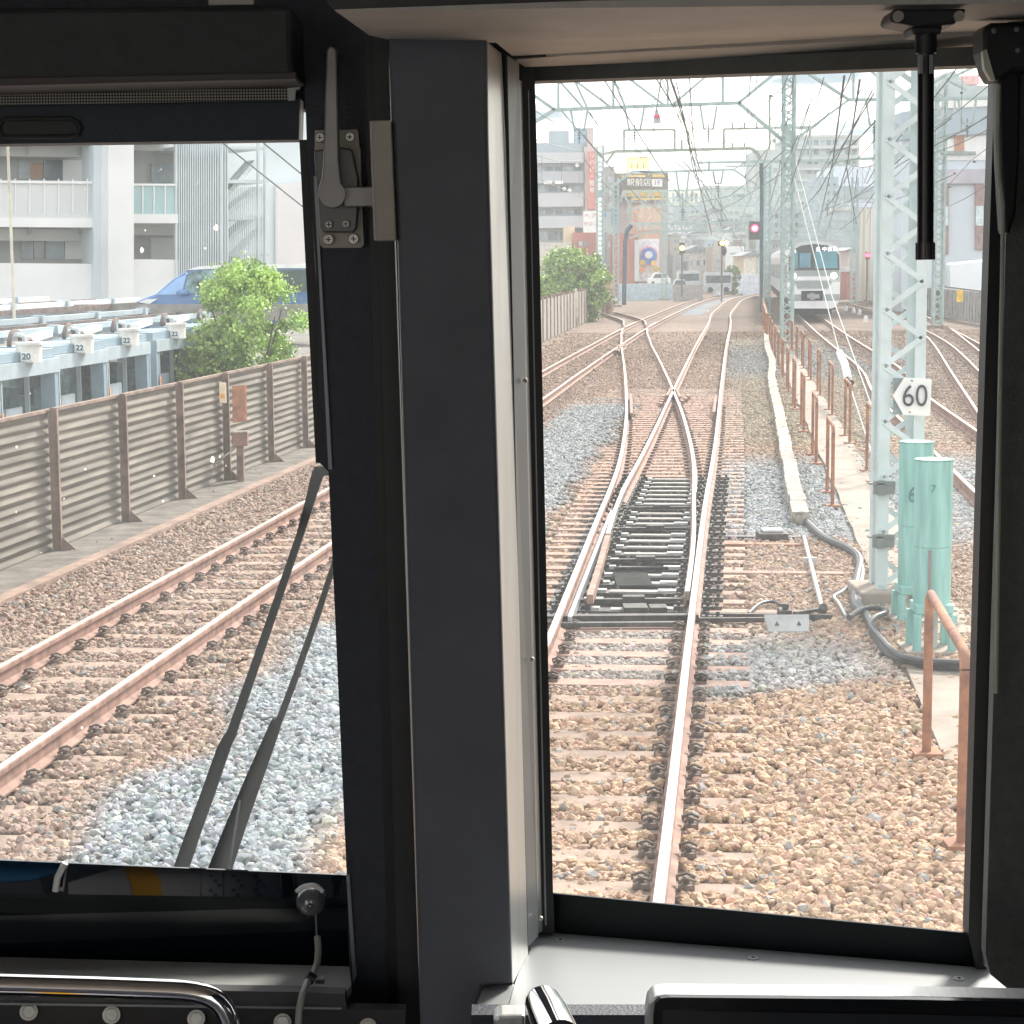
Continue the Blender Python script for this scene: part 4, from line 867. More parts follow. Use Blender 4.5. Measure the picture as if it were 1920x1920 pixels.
# more of the wiring thicket over the yard
for i, (pts, r_w, lab) in enumerate((
    ([(1583, 143, 25), (1562, 300, 50), (1531, 440, 121)], .016, 'dark paired wire falling toward the oncoming train roof, its left strand'),
    ([(1612, 150, 27), (1588, 310, 55), (1547, 445, 121)], .016, 'dark paired wire falling toward the oncoming train roof, its right strand'),
    ([(1587, 312, 90), (1600, 392, 120), (1606, 420, 140)], .03, 'thick dark drop wire right of the train'),
    ([(1608, 318, 90), (1602, 370, 120), (1600, 420, 140)], .022, 'dark drop wire beside the white hall'),
    ([(1640, 318, 90), (1625, 345, 100), (1610, 316, 110)], .02, 'V shaped tie wire before the white hall'),
    ([(1420, 140, 40), (1412, 200, 60), (1404, 243, 100)], .008, 'faint wire right of the centre under the window top'),
    ([(1272, 205, 78), (1303, 282, 122), (1330, 335, 150)], .022, 'long diagonal wire from the nearest gantry to the beam centre'),
    ([(1290, 215, 78), (1312, 268, 110), (1322, 283, 122)], .02, 'insulated diagonal wire ending at the thin gantry beam'),
    ([(1225, 138, 70), (1263, 200, 78)], .03, 'thick diagonal strut wire at the centre of the nearest gantry'),
    ([(1255, 140, 70), (1278, 203, 78)], .025, 'second diagonal strut wire at the centre of the nearest gantry'),
    ([(1240, 150, 60), (1226, 240, 90), (1214, 283, 120)], .014, 'thin wire left of the hanging pulley weight'),
    ([(1280, 300, 122), (1345, 375, 160), (1392, 470, 190)], .03, 'long sagging wire in front of the curved storefront building'),
    ([(1268, 305, 130), (1320, 345, 160), (1365, 400, 190)], .03, 'second sagging wire in front of the storefront building'),
    ([(1330, 284, 122), (1328, 320, 140)], .03, 'short dropper from the thin beam'),
    ([(1460, 300, 90), (1500, 340, 120), (1530, 342, 140)], .02, 'wire curving right from the tall mast'),
    ([(1003, 262, 60), (1040, 273, 90), (1092, 284, 124)], .018, 'wire crossing in front of the rooftop boxes to the left mast'))):
    pxwire(lab, pts, r_w)
gantry('heavy cross tie bar between the masts above the train', 118, [(1388, 304, 1490, 302, 4, 'chord'), (1430, 240, 1520, 238, 3, 'chord'), (1463, 236, 1488, 236, 6), (1463, 262, 1488, 262, 7), (1490, 302, 1656, 296, 4, 'chord'), (1360, 313, 1425, 310, 2.2), (1519, 240, 1519, 300, 2.6)], M_mast)
for i, (x, y, rr_) in enumerate(((1478, 252, 8), (1452, 264, 4), (1479, 300, 7))):
    p = P(x, y, 77.4); tag(MB().cyl(p, p+Vector((0, .1, 0)), rr_/F*77, 16).build('drum_fitting', M_mast, None, loc=p), ['round drum fitting on the tall mast at gantry height', 'small dark round fitting left of the tall mast', 'lower round drum fitting on the tall mast'][i], 'mast fitting')
pw = thing('pulley_weight', P(1231, 220, 77), 'tensioning weight with a red band hanging under the nearest gantry', 'weight')
MB().prism([P(1229, 205, 77), P(1234, 205, 77), P(1240, 231, 77), P(1225, 231, 77)], (0, .15, 0)).build('weight_body', M_greymetal, pw)
MB().prism([P(1227, 215, 76.9), P(1237, 215, 76.9), P(1238, 221, 76.9), P(1226, 221, 76.9)], (0, .2, 0)).build('red_band', mat('pinkish_red', (.75, .12, .18), .6), pw)
MB().bar(P(1240, 140, 77), P(1231, 205, 77), .05, .05).bar(P(1222, 205, 77), P(1232, 165, 77), .04, .04).build('hanger', M_mast, pw)
for i, (Y_, y0, xa, xb) in enumerate(((205, 402, 1180, 1420), (235, 440, 1200, 1400), (260, 372, 1240, 1480), (200, 440, 1440, 1660))):
    gantry(['far lattice beam low over the curve of the tracks', 'farthest lattice beam near the amber lamps', 'far thin lattice beam before the storefront building', 'far lattice beam right of the train'][i], Y_,
        [(xa, y0, xb, y0-1, 2, 'chord'), (xa, y0+9, xb, y0+8, 1.6, 'chord')]+[(xa+k*12, y0, xa+6+k*12, y0+9, 1.2) for k in range(int((xb-xa)/12))]+[(xa, y0-20, xa, 555, 3, 'post'), (xb, y0-20, xb, 555, 3, 'post')], M_mast)
rw = random.Random(21)
for k in range(30):
    if k < 16: x0 = rw.uniform(1010, 1640); x1 = 1380+(x0-1380)*rw.uniform(.25, .6)+rw.uniform(-30, 30); y0 = rw.uniform(120, 210); y1 = rw.uniform(330, 440)
    else: x0 = rw.uniform(1440, 1860); x1 = x0-rw.uniform(40, 200); y0 = rw.uniform(130, 330); y1 = y0+rw.uniform(50, 160)
    Ya = rw.uniform(40, 80); Yb_ = Ya*rw.uniform(1.5, 2.4); a = P(x0, y0, Ya); b_ = P(x1, y1, Yb_); mid = a.lerp(b_, .5)-Vector((0, 0, rw.uniform(.1, .8)))
    tag(MB().tube([a, a.lerp(mid, .6)-Vector((0, 0, .05)), mid, mid.lerp(b_, .5), b_], rw.uniform(.010, .022), 5).build('overhead_wire', M_wire, None, loc=a), 'thin overhead wire among the many crossing the pale sky', 'overhead wire', 'thin overhead wires fanning over the tracks')
# ------------------------------------------------------------------ far town
def boxpx(mb, x0, y0, x1, y1, Y, dep):
    a = P(x0, y1, Y); b_ = P(x1, y1, Y); t = P(x0, y0, Y); return mb.box(a.x, Y, a.z, b_.x, Y+dep, t.z)
M_win = mat('far_window', (.16, .22, .24), .3, 0, .3, .4)
M_winlt = mat('far_window_pale', (.42, .50, .52), .3, 0, .3, .4)
def building(label, x0, x1, y0, y1, Y, dep, m, wins=(), roof=None, bands=(), name='building', cat='building', extra=None, proud=.15):
    """wins: (x0, x1, y0, y1, nx, ny, fill)"""
    g = P((x0+x1)/2, y1, Y); o = thing(name, (g.x, Y, min(g.z, 0)), label, cat)
    mb = MB(); a = P(x0, y0, Y); b_ = P(x1, y0, Y); mb.box(a.x, Y, -.5, b_.x, Y+dep, a.z); mb.build('wall', m, o)
    if roof == 'gable':
        z = a.z; h = (b_.x-a.x)*.22; mb = MB(); e = .4
        mb.prism([(a.x-e, Y-.4, z-.1), (b_.x+e, Y-.4, z-.1), ((a.x+b_.x)/2, Y-.4, z+h)], (0, dep+.8, 0)).build('roof', mat('grey_roof_tile', (.22, .24, .26), .7, 0, .2, 2), o)
    elif roof == 'flat':
        MB().box(a.x-.15, Y-.15, a.z, b_.x+.15, Y+dep, a.z+.35).build('roof', mat('roof_parapet', (.5, .52, .52), .8), o)
    k = 0
    for (wx0, wx1, wy0, wy1, nx, ny, fx, fy) in wins:
        for i in range(nx):
            for j in range(ny):
                cw = (wx1-wx0)/nx; ch = (wy1-wy0)/ny
                mb = MB(); boxpx(mb, wx0+i*cw+cw*(1-fx)/2, wy0+j*ch+ch*(1-fy)/2, wx0+(i+1)*cw-cw*(1-fx)/2, wy0+(j+1)*ch-ch*(1-fy)/2, Y-.04, .08)
                mb.build('window', M_win if (i*7+j*3) % 3 else M_winlt, o); k += 1
    for (bx0, bx1, by0, by1, bm, *pr) in bands:
        mb = MB(); boxpx(mb, bx0, by0, bx1, by1, Y-(pr[0] if pr else .5), (pr[0] if pr else .5)+.02); mb.build(pr[1] if len(pr) > 1 else 'band', bm, o)
    return o
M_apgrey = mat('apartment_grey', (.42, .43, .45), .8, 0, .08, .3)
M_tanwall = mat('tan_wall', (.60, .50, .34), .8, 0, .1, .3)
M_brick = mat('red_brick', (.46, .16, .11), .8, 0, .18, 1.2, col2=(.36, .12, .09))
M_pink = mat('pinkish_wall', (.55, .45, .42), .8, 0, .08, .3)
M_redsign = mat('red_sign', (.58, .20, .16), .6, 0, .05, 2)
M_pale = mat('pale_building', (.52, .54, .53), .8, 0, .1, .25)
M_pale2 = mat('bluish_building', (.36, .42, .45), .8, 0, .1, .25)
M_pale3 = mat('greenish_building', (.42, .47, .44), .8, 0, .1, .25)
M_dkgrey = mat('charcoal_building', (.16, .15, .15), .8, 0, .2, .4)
apt = building('grey apartment block with balcony bands at the left of the right window', 975, 1096, 286, 580, 215, 14, M_apgrey,
    wins=[(1003, 1092, 311, 321, 5, 1, .75, .8), (1003, 1092, 346, 361, 4, 1, .7, .8), (1003, 1092, 391, 403, 5, 1, .75, .8), (1003, 1092, 432, 452, 4, 1, .8, .8)],
    bands=[(975, 1094, 287, 306, mat('balcony_grey', (.50, .51, .53), .8, 0, .05, .3), 1.2, 'balcony'), (975, 1094, 322, 344, M_apgrey, 1.2, 'balcony'), (975, 1094, 362, 388, mat('balcony_grey', (.50, .51, .53)), 1.2, 'balcony'), (975, 1094, 406, 428, mat('balcony_grey', (.5, .5, .5)), 1.2, 'balcony')])
for ia, a_ in enumerate(((1030, 1067, 245, 282, M_pale2), (1078, 1100, 240, 280, mat('sky_blue_tank', (.35, .48, .56), .7)), (1101, 1113, 239, 275, M_pink), (1004, 1092, 268, 286, M_pale2))):
    mb = MB(); boxpx(mb, a_[0], a_[2], a_[1], a_[3]+2, 219-ia*.7, 5); mb.build('rooftop_unit', a_[4], apt)
for x in (1020, 1041): mb = MB(); boxpx(mb, x, 339, x+15, 345, 213, .8); mb.build('awning', M_white, apt)
for x, y in ((1058, 354), (1068, 357), (1082, 310)): c_ = P(x, y, 213.9); MB().ball(c_, .22, 8, (1, .3, 1)).build('satellite_dish', M_white, apt)
nb = building('tall narrow pinkish building with a red vertical sign', 1096, 1118, 275, 560, 214, 12, M_pink, bands=[])
vs_ = thing('vertical_sign', P(1110, 400, 213), 'tall red and white vertical sign on the pinkish building', 'sign')
mb = MB(); boxpx(mb, 1103, 284, 1116, 392, 213.2, .6); mb.build('board', M_redsign, vs_)
for j, ch in enumerate(('リ', 'ハ', 'ビ', '・', '整', '骨')): lettering(ch, .62, P(1110, 292+j*13, 213.1), M_white, vs_)
building('grey stepped building between the mast and the billboard', 1135, 1152, 312, 560, 225, 10, mat('ash_wall', (.33, .32, .31), .8), wins=[(1137, 1150, 325, 470, 1, 6, .6, .5)])
hs = thing('salon_sign', P(1108, 434, 190), 'white board with red letters left of the lattice mast', 'sign')
mb = MB(); boxpx(mb, 1094, 396, 1120, 436, 190, .3); mb.build('board', M_white, hs)
lettering('ヘア', .62, P(1107, 405, 189.9), M_redsign, hs); lettering('サロン', .45, P(1107, 420, 189.9), M_redsign, hs)
wb = thing('blue_white_sign', P(1144, 436, 188), 'white and blue board right of the lattice mast', 'sign')
mb = MB(); boxpx(mb, 1131, 397, 1157, 436, 188, .3); mb.build('board', M_pale3, wb)
mb = MB(); boxpx(mb, 1147, 392, 1158, 421, 187.8, .15); mb.build('blue_plate', mat('sign_blue_grey', (.12, .25, .34), .6), wb)
mb = MB(); boxpx(mb, 1132, 398, 1136, 407, 187.8, .15); mb.build('blue_patch', mat('sign_blue', (.05, .25, .6), .6), wb)
# billboard building
bbd = building('dark building covered by a black and yellow shop billboard', 1145, 1253, 326, 560, 235, 14, M_pink, bands=[(1145, 1253, 326, 374, M_dkgrey, .8, 'hoarding'), (1145, 1253, 374, 382, mat('dim_pink', (.42, .34, .32)), .6, 'ledge')])
bl = thing('billboard', P(1200, 374, 234), 'wide black billboard with yellow bands and white letters', 'billboard')
mb = MB(); boxpx(mb, 1147, 325, 1252, 372, 233.4, .5); mb.build('board', M_dkgrey, bl)
M_yel = mat('sign_yellow', (.80, .52, .06), .6, 0, .1, 2); M_gold = mat('sign_gold', (.55, .38, .08), .6, 0, .2, 2)
for (x0, y0, x1, y1, m_) in ((1166, 329, 1210, 332, M_yel), (1224, 327, 1248, 332, M_yel), (1184, 371, 1250, 375, M_yel), (1168, 356, 1248, 369, M_gold)):
    mb = MB(); boxpx(mb, x0, y0, x1, y1, 233.2, .2); mb.build('band', m_, bl)
mb = MB(); boxpx(mb, 1222, 336, 1242, 350, 233.2, .2); mb.build('white_panel', M_white, bl)
lettering('駅前店', .95, P(1198, 343, 233.1), M_white, bl, bold=.01); lettering('営業中 大盛', .72, P(1207, 363, 233.1), M_yel, bl, bold=.01); lettering('1F', .8, P(1232, 343, 233.1), mat('sign_purple', (.25, .05, .45), .6), bl)
yb = thing('rooftop_sign', P(1197, 322, 232), 'bright yellow rooftop sign above the black billboard', 'sign')
mb = MB(); boxpx(mb, 1175, 296, 1218, 318, 232, .4); mb.build('board', mat('lit_yellow', (1, .86, .25), .6, emit=((1, .82, .2), .55)), yb)
for k in range(3):
    mb = MB(); boxpx(mb, 1183+k*11, 306, 1186+k*11, 317, 231.8, .1); mb.build('mark', M_gold, yb)
mb = MB(); boxpx(mb, 1175, 318, 1178, 328, 232.2, .2); boxpx(mb, 1215, 318, 1218, 328, 232.2, .2); boxpx(mb, 1174, 295, 1219, 297, 231.9, .2); mb.build('frame', M_gold, yb)
# brick building with advert
brk = building('red brick building behind the dark left pole', 1158, 1190, 438, 556, 196, 14, M_brick, bands=[(1190, 1198, 450, 528, M_pale, .4, 'corner_pier')])
br2 = building('tan and brick building carrying a round colourful mural', 1197, 1238, 384, 556, 202, 12, mat('brick_tan', (.55, .32, .2), .8, 0, .15, .6), bands=[(1197, 1238, 384, 432, mat('brick_beige', (.6, .42, .30), .8), .1, 'upper_wall')])
mu_ = thing('round_mural', P(1217, 500, 201), 'round blue, white and pink mural with yellow patches on the brick building', 'mural')
c_ = P(1216, 480, 201.4); k = 201.4/F
def disc(r, col, dy, nm, sx=1, cz=0, cx=0): MB().tube([(c_.x+cx*k, c_.y-dy, c_.z+cz*k), (c_.x+cx*k, c_.y-dy+.05, c_.z+cz*k)], r*k, 24).build(nm, col, mu_)
mb = MB(); boxpx(mb, 1197, 448, 1236, 528, 201.6, .2); mb.build('backing', mat('mural_white', (.75, .75, .78), .6), mu_)
disc(17, mat('mural_pink', (.85, .25, .35), .6), .10, 'rim'); disc(15, mat('mural_blue', (.05, .2, .55), .6), .2, 'blue_disc'); disc(7, M_white, .3, 'white_disc', cz=2)
disc(5, M_yel, .4, 'yellow_patch', cz=-12, cx=-11); disc(5, M_yel, .4, 'yellow_patch', cz=-13, cx=9); disc(6, mat('mural_orange', (.8, .3, .08), .6), .4, 'orange_patch', cz=-25, cx=-12); disc(6, M_gold, .4, 'gold_patch', cz=-24, cx=13)
building('beige low house beside the brick wall left of the mast', 1058, 1078, 424, 560, 208, 8, M_tanwall)
building('small red brick block above the bush', 1074, 1118, 436, 560, 206, 8, M_brick, wins=[(1084, 1104, 452, 462, 2, 1, .7, .9)])
building('low cream wall house behind the bush', 1003, 1072, 455, 560, 204, 8, mat('cream_house', (.62, .56, .48), .8))
# middle mass
B = building
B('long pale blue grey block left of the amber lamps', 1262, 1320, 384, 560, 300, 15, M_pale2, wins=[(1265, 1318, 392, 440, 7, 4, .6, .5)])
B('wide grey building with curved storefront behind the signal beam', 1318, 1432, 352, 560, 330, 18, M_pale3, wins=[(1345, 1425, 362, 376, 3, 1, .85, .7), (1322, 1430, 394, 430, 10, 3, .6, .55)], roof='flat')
B('small white house under the first red signal', 1330, 1395, 462, 560, 230, 9, M_white, wins=[(1366, 1388, 470, 482, 1, 1, .7, .4)])
B('white gabled house right of the yellow signal', 1285, 1332, 470, 560, 235, 9, mat('warm_white_house', (.66, .62, .56), .8), roof='gable', wins=[(1290, 1328, 485, 500, 3, 1, .4, .6)])
B('grey shed with dark open door left of the amber lamps', 1262, 1292, 478, 560, 222, 8, mat('slate_shed', (.33, .38, .38), .8), wins=[(1266, 1290, 488, 540, 2, 1, .8, .9)])
B('tall grey narrow house behind the amber lamps', 1336, 1360, 462, 560, 212, 7, mat('stone_grey', (.44, .43, .40), .8), wins=[(1340, 1356, 475, 520, 1, 2, .6, .6)])
B('cream warehouse gable left of the dark blue pole', 1395, 1424, 478, 560, 205, 10, mat('cream_shed', (.66, .62, .50), .8), roof='gable')
B('long white wall at the curve of the tracks', 1342, 1424, 514, 560, 198, 2, mat('bluish_white_wall', (.62, .65, .70), .7))
B('round roofed pale hall behind the signal beam', 1322, 1352, 395, 560, 310, 12, M_pale, roof='gable')
B('pale cream block with bright windows right of the billboard', 1256, 1312, 358, 560, 320, 12, mat('creamy_bright', (.85, .8, .62), .7), wins=[(1258, 1310, 360, 380, 6, 1, .5, .8)])
B('pale greenish apartment slab directly behind the slim mast', 1420, 1462, 280, 560, 280, 14, M_pale3, wins=[(1446, 1462, 290, 470, 1, 9, .6, .5)])
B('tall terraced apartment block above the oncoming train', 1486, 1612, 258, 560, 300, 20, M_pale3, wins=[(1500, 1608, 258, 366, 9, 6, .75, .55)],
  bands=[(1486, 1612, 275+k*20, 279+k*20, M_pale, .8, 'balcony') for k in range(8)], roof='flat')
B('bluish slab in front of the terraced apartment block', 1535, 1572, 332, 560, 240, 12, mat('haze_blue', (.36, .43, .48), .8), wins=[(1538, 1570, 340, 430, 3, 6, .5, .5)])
B('white shop hall with a rounded blue emblem panel', 1566, 1652, 312, 560, 250, 15, mat('bright_bluish', (.66, .72, .80), .7), bands=[(1566, 1652, 350, 372, M_pale2, .3, 'band')])
B('low grey houses right of the train front', 1578, 1660, 395, 560, 215, 10, M_pale2, wins=[(1585, 1655, 405, 440, 6, 2, .6, .5)], roof='flat')
B('pink gabled house behind the small red signal', 1590, 1612, 468, 560, 190, 8, M_pink, roof='gable')
B('small brick kiosk right of the oncoming train', 1588, 1607, 510, 560, 172, 5, M_brick, roof='flat')
B('far grey housing row left of the train roof', 1440, 1500, 390, 560, 260, 12, M_pale2, wins=[(1442, 1498, 396, 500, 6, 6, .6, .5)])
B('striped metal workshop seen through the near mast lattice', 1676, 1722, 385, 590, 150, 15, mat('striped_cream', (.62, .58, .48), .7, 0, .3, 1.0, stretch=(3, 3, .05)), wins=[(1680, 1720, 395, 520, 5, 1, .45, .95)])
# right white building
rb = thing('factory_building', P(1800, 560, 128), 'large white factory with grey roof band and brown facade strips at the right', 'building')
Yb = 128
def rp(name, pts, m, dy=0, dep=10): return MB().prism([P(x, y, Yb-dy) for x, y in pts], (0, dep, 0)).build(name, m, rb)
M_fw = mat('factory_white', (.60, .66, .71), .7, 0, .04, .2)
rp('wall', [(1690, 262), (2000, 235), (2000, 590), (1690, 590)], M_fw)
rp('roof', [(1752, 204), (2000, 190), (2000, 238), (1690, 262), (1690, 210)], mat('factory_roof', (.36, .44, .49), .6, 0, .04, .3), .4, 10)
rp('roof_edge', [(1752, 188), (2000, 180), (2000, 192), (1752, 204)], M_white, .5, 10)
rp('upper_wall', [(1766, 262), (1866, 252), (1866, 300), (1766, 300)], M_white, .1, .3)
rp('brown_panel', [(1790, 252), (1808, 250), (1808, 282), (1790, 284)], mat('terracotta', (.52, .27, .18), .7), .2, .3)
rp('band', [(1766, 318), (1870, 316), (1870, 344), (1766, 344)], mat('mauve_band', (.48, .46, .50), .7, 0, .1, 1), .3, .4)
for x0, x1, y0, y1 in ((1766, 1779, 344, 476), (1829, 1845, 344, 468)):
    rp('brown_strip', [(x0, y0), (x1, y0), (x1, y1), (x0, y1)], mat('brown_strip', (.33, .22, .20), .7), .2, .3)
    rp('pale_window', [(x0+1, 386), (x1-1, 386), (x1-1, 423), (x0+1, 423)], mat('pale_window', (.62, .72, .72), .3), .3, .2)
rp('ledge', [(1766, 283), (1830, 284), (1830, 290), (1766, 290)], mat('ledge_grey', (.3, .34, .33), .7), .3, .4)
cn = thing('white_canopy', P(1810, 545, 112), 'bright white sloping canopy above the right board fence', 'canopy')
MB().prism([P(1782, 496, 112), P(1900, 484, 112), P(1900, 552, 112), P(1782, 538, 112)], (0, 5, 0)).build('panel', mat('canopy_white', (.78, .82, .85), .5, 0, .03, .5), cn)
MB().prism([P(1738, 490, 113), P(1778, 493, 113), P(1778, 536, 113), P(1738, 534, 113)], (0, 2, 0)).build('side_panel', M_fw, cn)
tw = thing('rooftop_tower', P(1800, 190, 150), 'pale tower with a slanted top above the factory roof', 'tower')
MB().prism([P(1774, 178, 150), P(1774, 136, 150), P(1790, 132, 150), P(1812, 160, 150), P(1866, 160, 150), P(1866, 188, 150), P(1774, 190, 150)], (0, 6, 0)).build('tower_block', mat('tower_greengrey', (.45, .52, .52), .7, 0, .15, .3), tw)
MB().prism([P(1797, 143, 151), P(1836, 140, 151), P(1836, 158, 151), P(1797, 160, 151)], (0, 3, 0)).build('pink_panel', mat('faded_pink', (.75, .45, .42), .7), tw)
# right board fence
f3 = thing('board_fence', P(1800, 600, 106), 'grey board fence at the far right with a yellow plate on it', 'fence')
q0 = G(1735, 590); q1_ = G(1900, 618); n = 30
for k in range(n):
    a = Vector((*q0[:2], 0)).lerp(Vector((*q1_[:2], 0)), k/n); b_ = Vector((*q0[:2], 0)).lerp(Vector((*q1_[:2], 0)), (k+.9)/n)
    if k % 5 == 0: pb_ = MB()
    pb_.bar((a.x, a.y, 0), (a.x, a.y, 1.62), .1, .1); pb_.hexa([(a.x, a.y, 0), (b_.x, b_.y, 0), (b_.x, b_.y+.1, 0), (a.x, a.y+.1, 0), (a.x, a.y, 1.6), (b_.x, b_.y, 1.6), (b_.x, b_.y+.1, 1.6), (a.x, a.y+.1, 1.6)])
    if k % 5 == 4: pb_.build('board_panel', mat('grey_board', (.36, .34, .32), .9, 0, .25, 2, col2=(.22, .20, .19)), f3)
yp = P(1800, 555, 100); y_ = thing('yellow_plate', yp, 'small yellow plate on the right board fence', 'sign')
MB().box(yp.x-.16, yp.y, yp.z-.3, yp.x+.16, yp.y+.03, yp.z+.3).build('board', mat('plate_yellow', (.85, .55, .03), .5), y_)
MB().tube([(yp.x-.09, yp.y-.01, yp.z+.02), (yp.x, yp.y-.01, yp.z-.12), (yp.x+.09, yp.y-.01, yp.z+.02)], .015, 5).build('mark', M_gold, y_)
for px_, py_, Y_, lab in ((1628, 556, 112, 'short white stub post right of the train, tallest of four'), (1586, 583, 104, 'white marker stone nearest the train buffer'), (1600, 587, 102, 'middle white marker stone right of the train'), (1611, 590, 100, 'third white marker stone right of the train'), (1623, 604, 92, 'larger white marker stone lying near the mast')):
    g = G(px_, py_); tag(MB().tube([(g.x, g.y, 0), (g.x+.02, g.y, .2), (g.x, g.y, .34 if px_ != 1628 else 1.0)], [.13, .12, .07], 7).build('marker_stone', M_white, None, loc=g), lab, 'marker')
wbx = G(1784, 596); wo = thing('white_box', wbx, 'small white box on a stem before the right board fence', 'box'); MB().box(wbx.x-.16, wbx.y, .25, wbx.x+.16, wbx.y+.2, .75).build('case', M_white, wo, bevel=.02); MB().cyl((wbx.x, wbx.y+.1, 0), (wbx.x, wbx.y+.1, .25), .05, 8).build('stem', M_iron, wo)

# ------------------------------------------------------------------ vehicles on the far street
M_dimwhite = mat('dim_white_paint', (.5, .52, .53), .5)
def far_car(label, x0, x1, ytop, ybot, Y, body, kind='sedan'):
    a = P(x0, ybot, Y); b_ = P(x1, ybot, Y); t = P(x0, ytop, Y); o = thing('parked_car' if kind != 'bus' else 'white_bus', ((a.x+b_.x)/2, Y, a.z), label, 'car' if kind != 'bus' else 'bus')
    Lx = b_.x-a.x; H = t.z-a.z; pr = [(0, .12), (0, .5), (.15, .56), (.28, .96), (.36, 1), (.8, 1), (.92, .6), (1, .52), (1, .12)] if kind == 'sedan' else [(0, .1), (0, .92), (.03, 1), (.97, 1), (1, .92), (1, .1)]
    MB().prism([(a.x+u*Lx, Y, a.z+v*H) for u, v in pr], (0, 1.7, 0)).build('body', body, o)
    wn = [(.2, .58), (.30, .92), (.78, .92), (.86, .6)] if kind == 'sedan' else [(.04, .5), (.04, .85), (.96, .85), (.96, .5)]
    MB().prism([(a.x+u*Lx, Y-.02, a.z+v*H) for u, v in wn], (0, .03, 0)).build('window', M_glassdk, o)
    for u in (.2, .8): MB().cyl((a.x+u*Lx, Y-.03, a.z+.17*H), (a.x+u*Lx, Y+.2, a.z+.17*H), .13*H, 12).build('wheel', M_black, o)
    return o
far_car('white van parked on the street behind the tracks', 1272, 1312, 508, 545, 185, M_dimwhite, 'bus')
far_car('long white vehicle at the street behind the amber lamp pole', 1322, 1372, 511, 550, 188, M_dimwhite, 'bus')
far_car('small white car beside the brick building', 1216, 1258, 512, 534, 186, M_white)
far_car('pale car at the end of the street wall', 1258, 1290, 524, 548, 182, mat('silver_car', (.5, .52, .54), .4, .3))
blu = B('low blue grey street barrier wall beside the curve', 1160, 1262, 532, 560, 176, .4, mat('barrier_blue', (.46, .56, .62), .7), name='street_barrier', cat='barrier')
B('low brown grey retaining wall where the rails bend', 1262, 1318, 534, 560, 170, .4, mat('retaining', (.38, .35, .33), .8), name='retaining_wall', cat='wall')

# ------------------------------------------------------------------ foliage
M_leaf = mat('leaf_green', (.25, .36, .10), .6, 0, .3, 2.0, attr='tone', col2=(.14, .23, .06))
M_bark = mat('bark', (.12, .09, .06), .9)
def shrub(label, c, rx, ry, h, n, leaf, seed, name='bush', cat='bush', z0=0.0, bright=1.0):
    r = np.random.default_rng(seed); o = thing(name, c, label, cat); c = Vector(c)
    mb = MB()
    for k in range(9):
        a = k*2.4; tip = c+Vector((math.cos(a)*rx*.6, math.sin(a)*ry*.6, z0+h*(.5+.4*((k*37 % 10)/10)))); mb.tube([c+Vector((0, 0, z0)), c.lerp(tip, .5)+Vector((.05, 0, .1)), tip], [.05, .03, .01], 6)
    mb.build('branches', M_bark, o)
    cl = []
    for k in range(110):
        t = r.uniform(0, 6.28); zz = r.uniform(.05, .97); rad = math.sqrt(max(0, 1-(2*zz-.95)**2*.9))*r.uniform(.35, 1.0)
        cl.append((math.cos(t)*rad*rx, math.sin(t)*rad*ry, z0+zz*h, r.uniform(.13, .30)*min(rx, h), r.uniform(.72, 1.25)))
    vs = []; fs = []; cs = []
    for i in range(n):
        q = cl[r.integers(len(cl))]; d = r.normal(0, 1, 3); d /= np.linalg.norm(d)+1e-9; rr = q[3]*r.uniform(.2, 1.0)*(1.5 if r.random() < .18 else 1)
        p = np.array([q[0], q[1], q[2]])+d*rr*np.array([1, 1, .8]); p[2] = max(p[2], z0)
        a = r.normal(0, 1, 3); a /= np.linalg.norm(a); b_ = np.cross(a, r.normal(0, 1, 3)); b_ /= np.linalg.norm(b_)+1e-9
        l = leaf*r.uniform(.6, 1.3); w_ = l*.45; o_ = len(vs); vs += [tuple(p-a*l*.5), tuple(p+b_*w_), tuple(p+a*l*.5), tuple(p-b_*w_)]; fs.append((o_, o_+1, o_+2, o_+3))
        t = q[4]*r.uniform(.75, 1.25)*bright; cs += [(t*1.05, t, t*.9, 1)]*4
    me = bpy.data.meshes.new('foliage'); me.from_pydata(vs, [], fs); ca = me.color_attributes.new('tone', 'FLOAT_COLOR', 'POINT'); ca.data.foreach_set('color', np.array(cs, 'f').ravel())
    me.materials.append(M_leaf); ob = bpy.data.objects.new('foliage', me); COL.objects.link(ob); ob.parent = o
    return o
shrub('bright green bush standing behind the corrugated fence', (-4.95, 37, 0), 1.16, 1.0, 3.2, 34000, .062, 1, bright=1.85)
shrub('low green shrub spilling over the corrugated fence at its left', (-5.5, 35.8, 0), .65, .7, 2.1, 4000, .08, 5, bright=1.1)
shrub('round green bush above the board fence in the right window', (3.5, 112, 0), 2.1, 2.0, 4.0, 18000, .17, 2, bright=1.35)
shrub('small yellow green bush at the left edge above the board fence', (1.6, 106, 0), 1.0, 1.0, 2.6, 3500, .16, 3, bright=1.35)
shrub('weeds growing behind the stump posts', (6.1, 130, 0), .8, .8, 1.3, 1500, .15, 4, name='weeds', cat='plant', bright=.9)
shrub('scrubby green shrub between the far houses', (1372/1-960 and (1373-960)/F*192, 192, 0), 1.0, 1.0, 3.0, 1500, .2, 6, bright=.6)
building('cream corner house behind the left fence, mostly behind the cab pillar', 800, 985, 330, 560, 150, 12, mat('cream_corner', (.62, .58, .50), .8, 0, .1, .4), wins=[(810, 975, 350, 480, 6, 4, .5, .5)], roof='flat')
building('grey office block beyond the left fence, hidden by the cab pillar', 655, 790, 250, 560, 130, 14, M_pale3, wins=[(665, 780, 270, 480, 5, 6, .6, .5)], roof='flat')
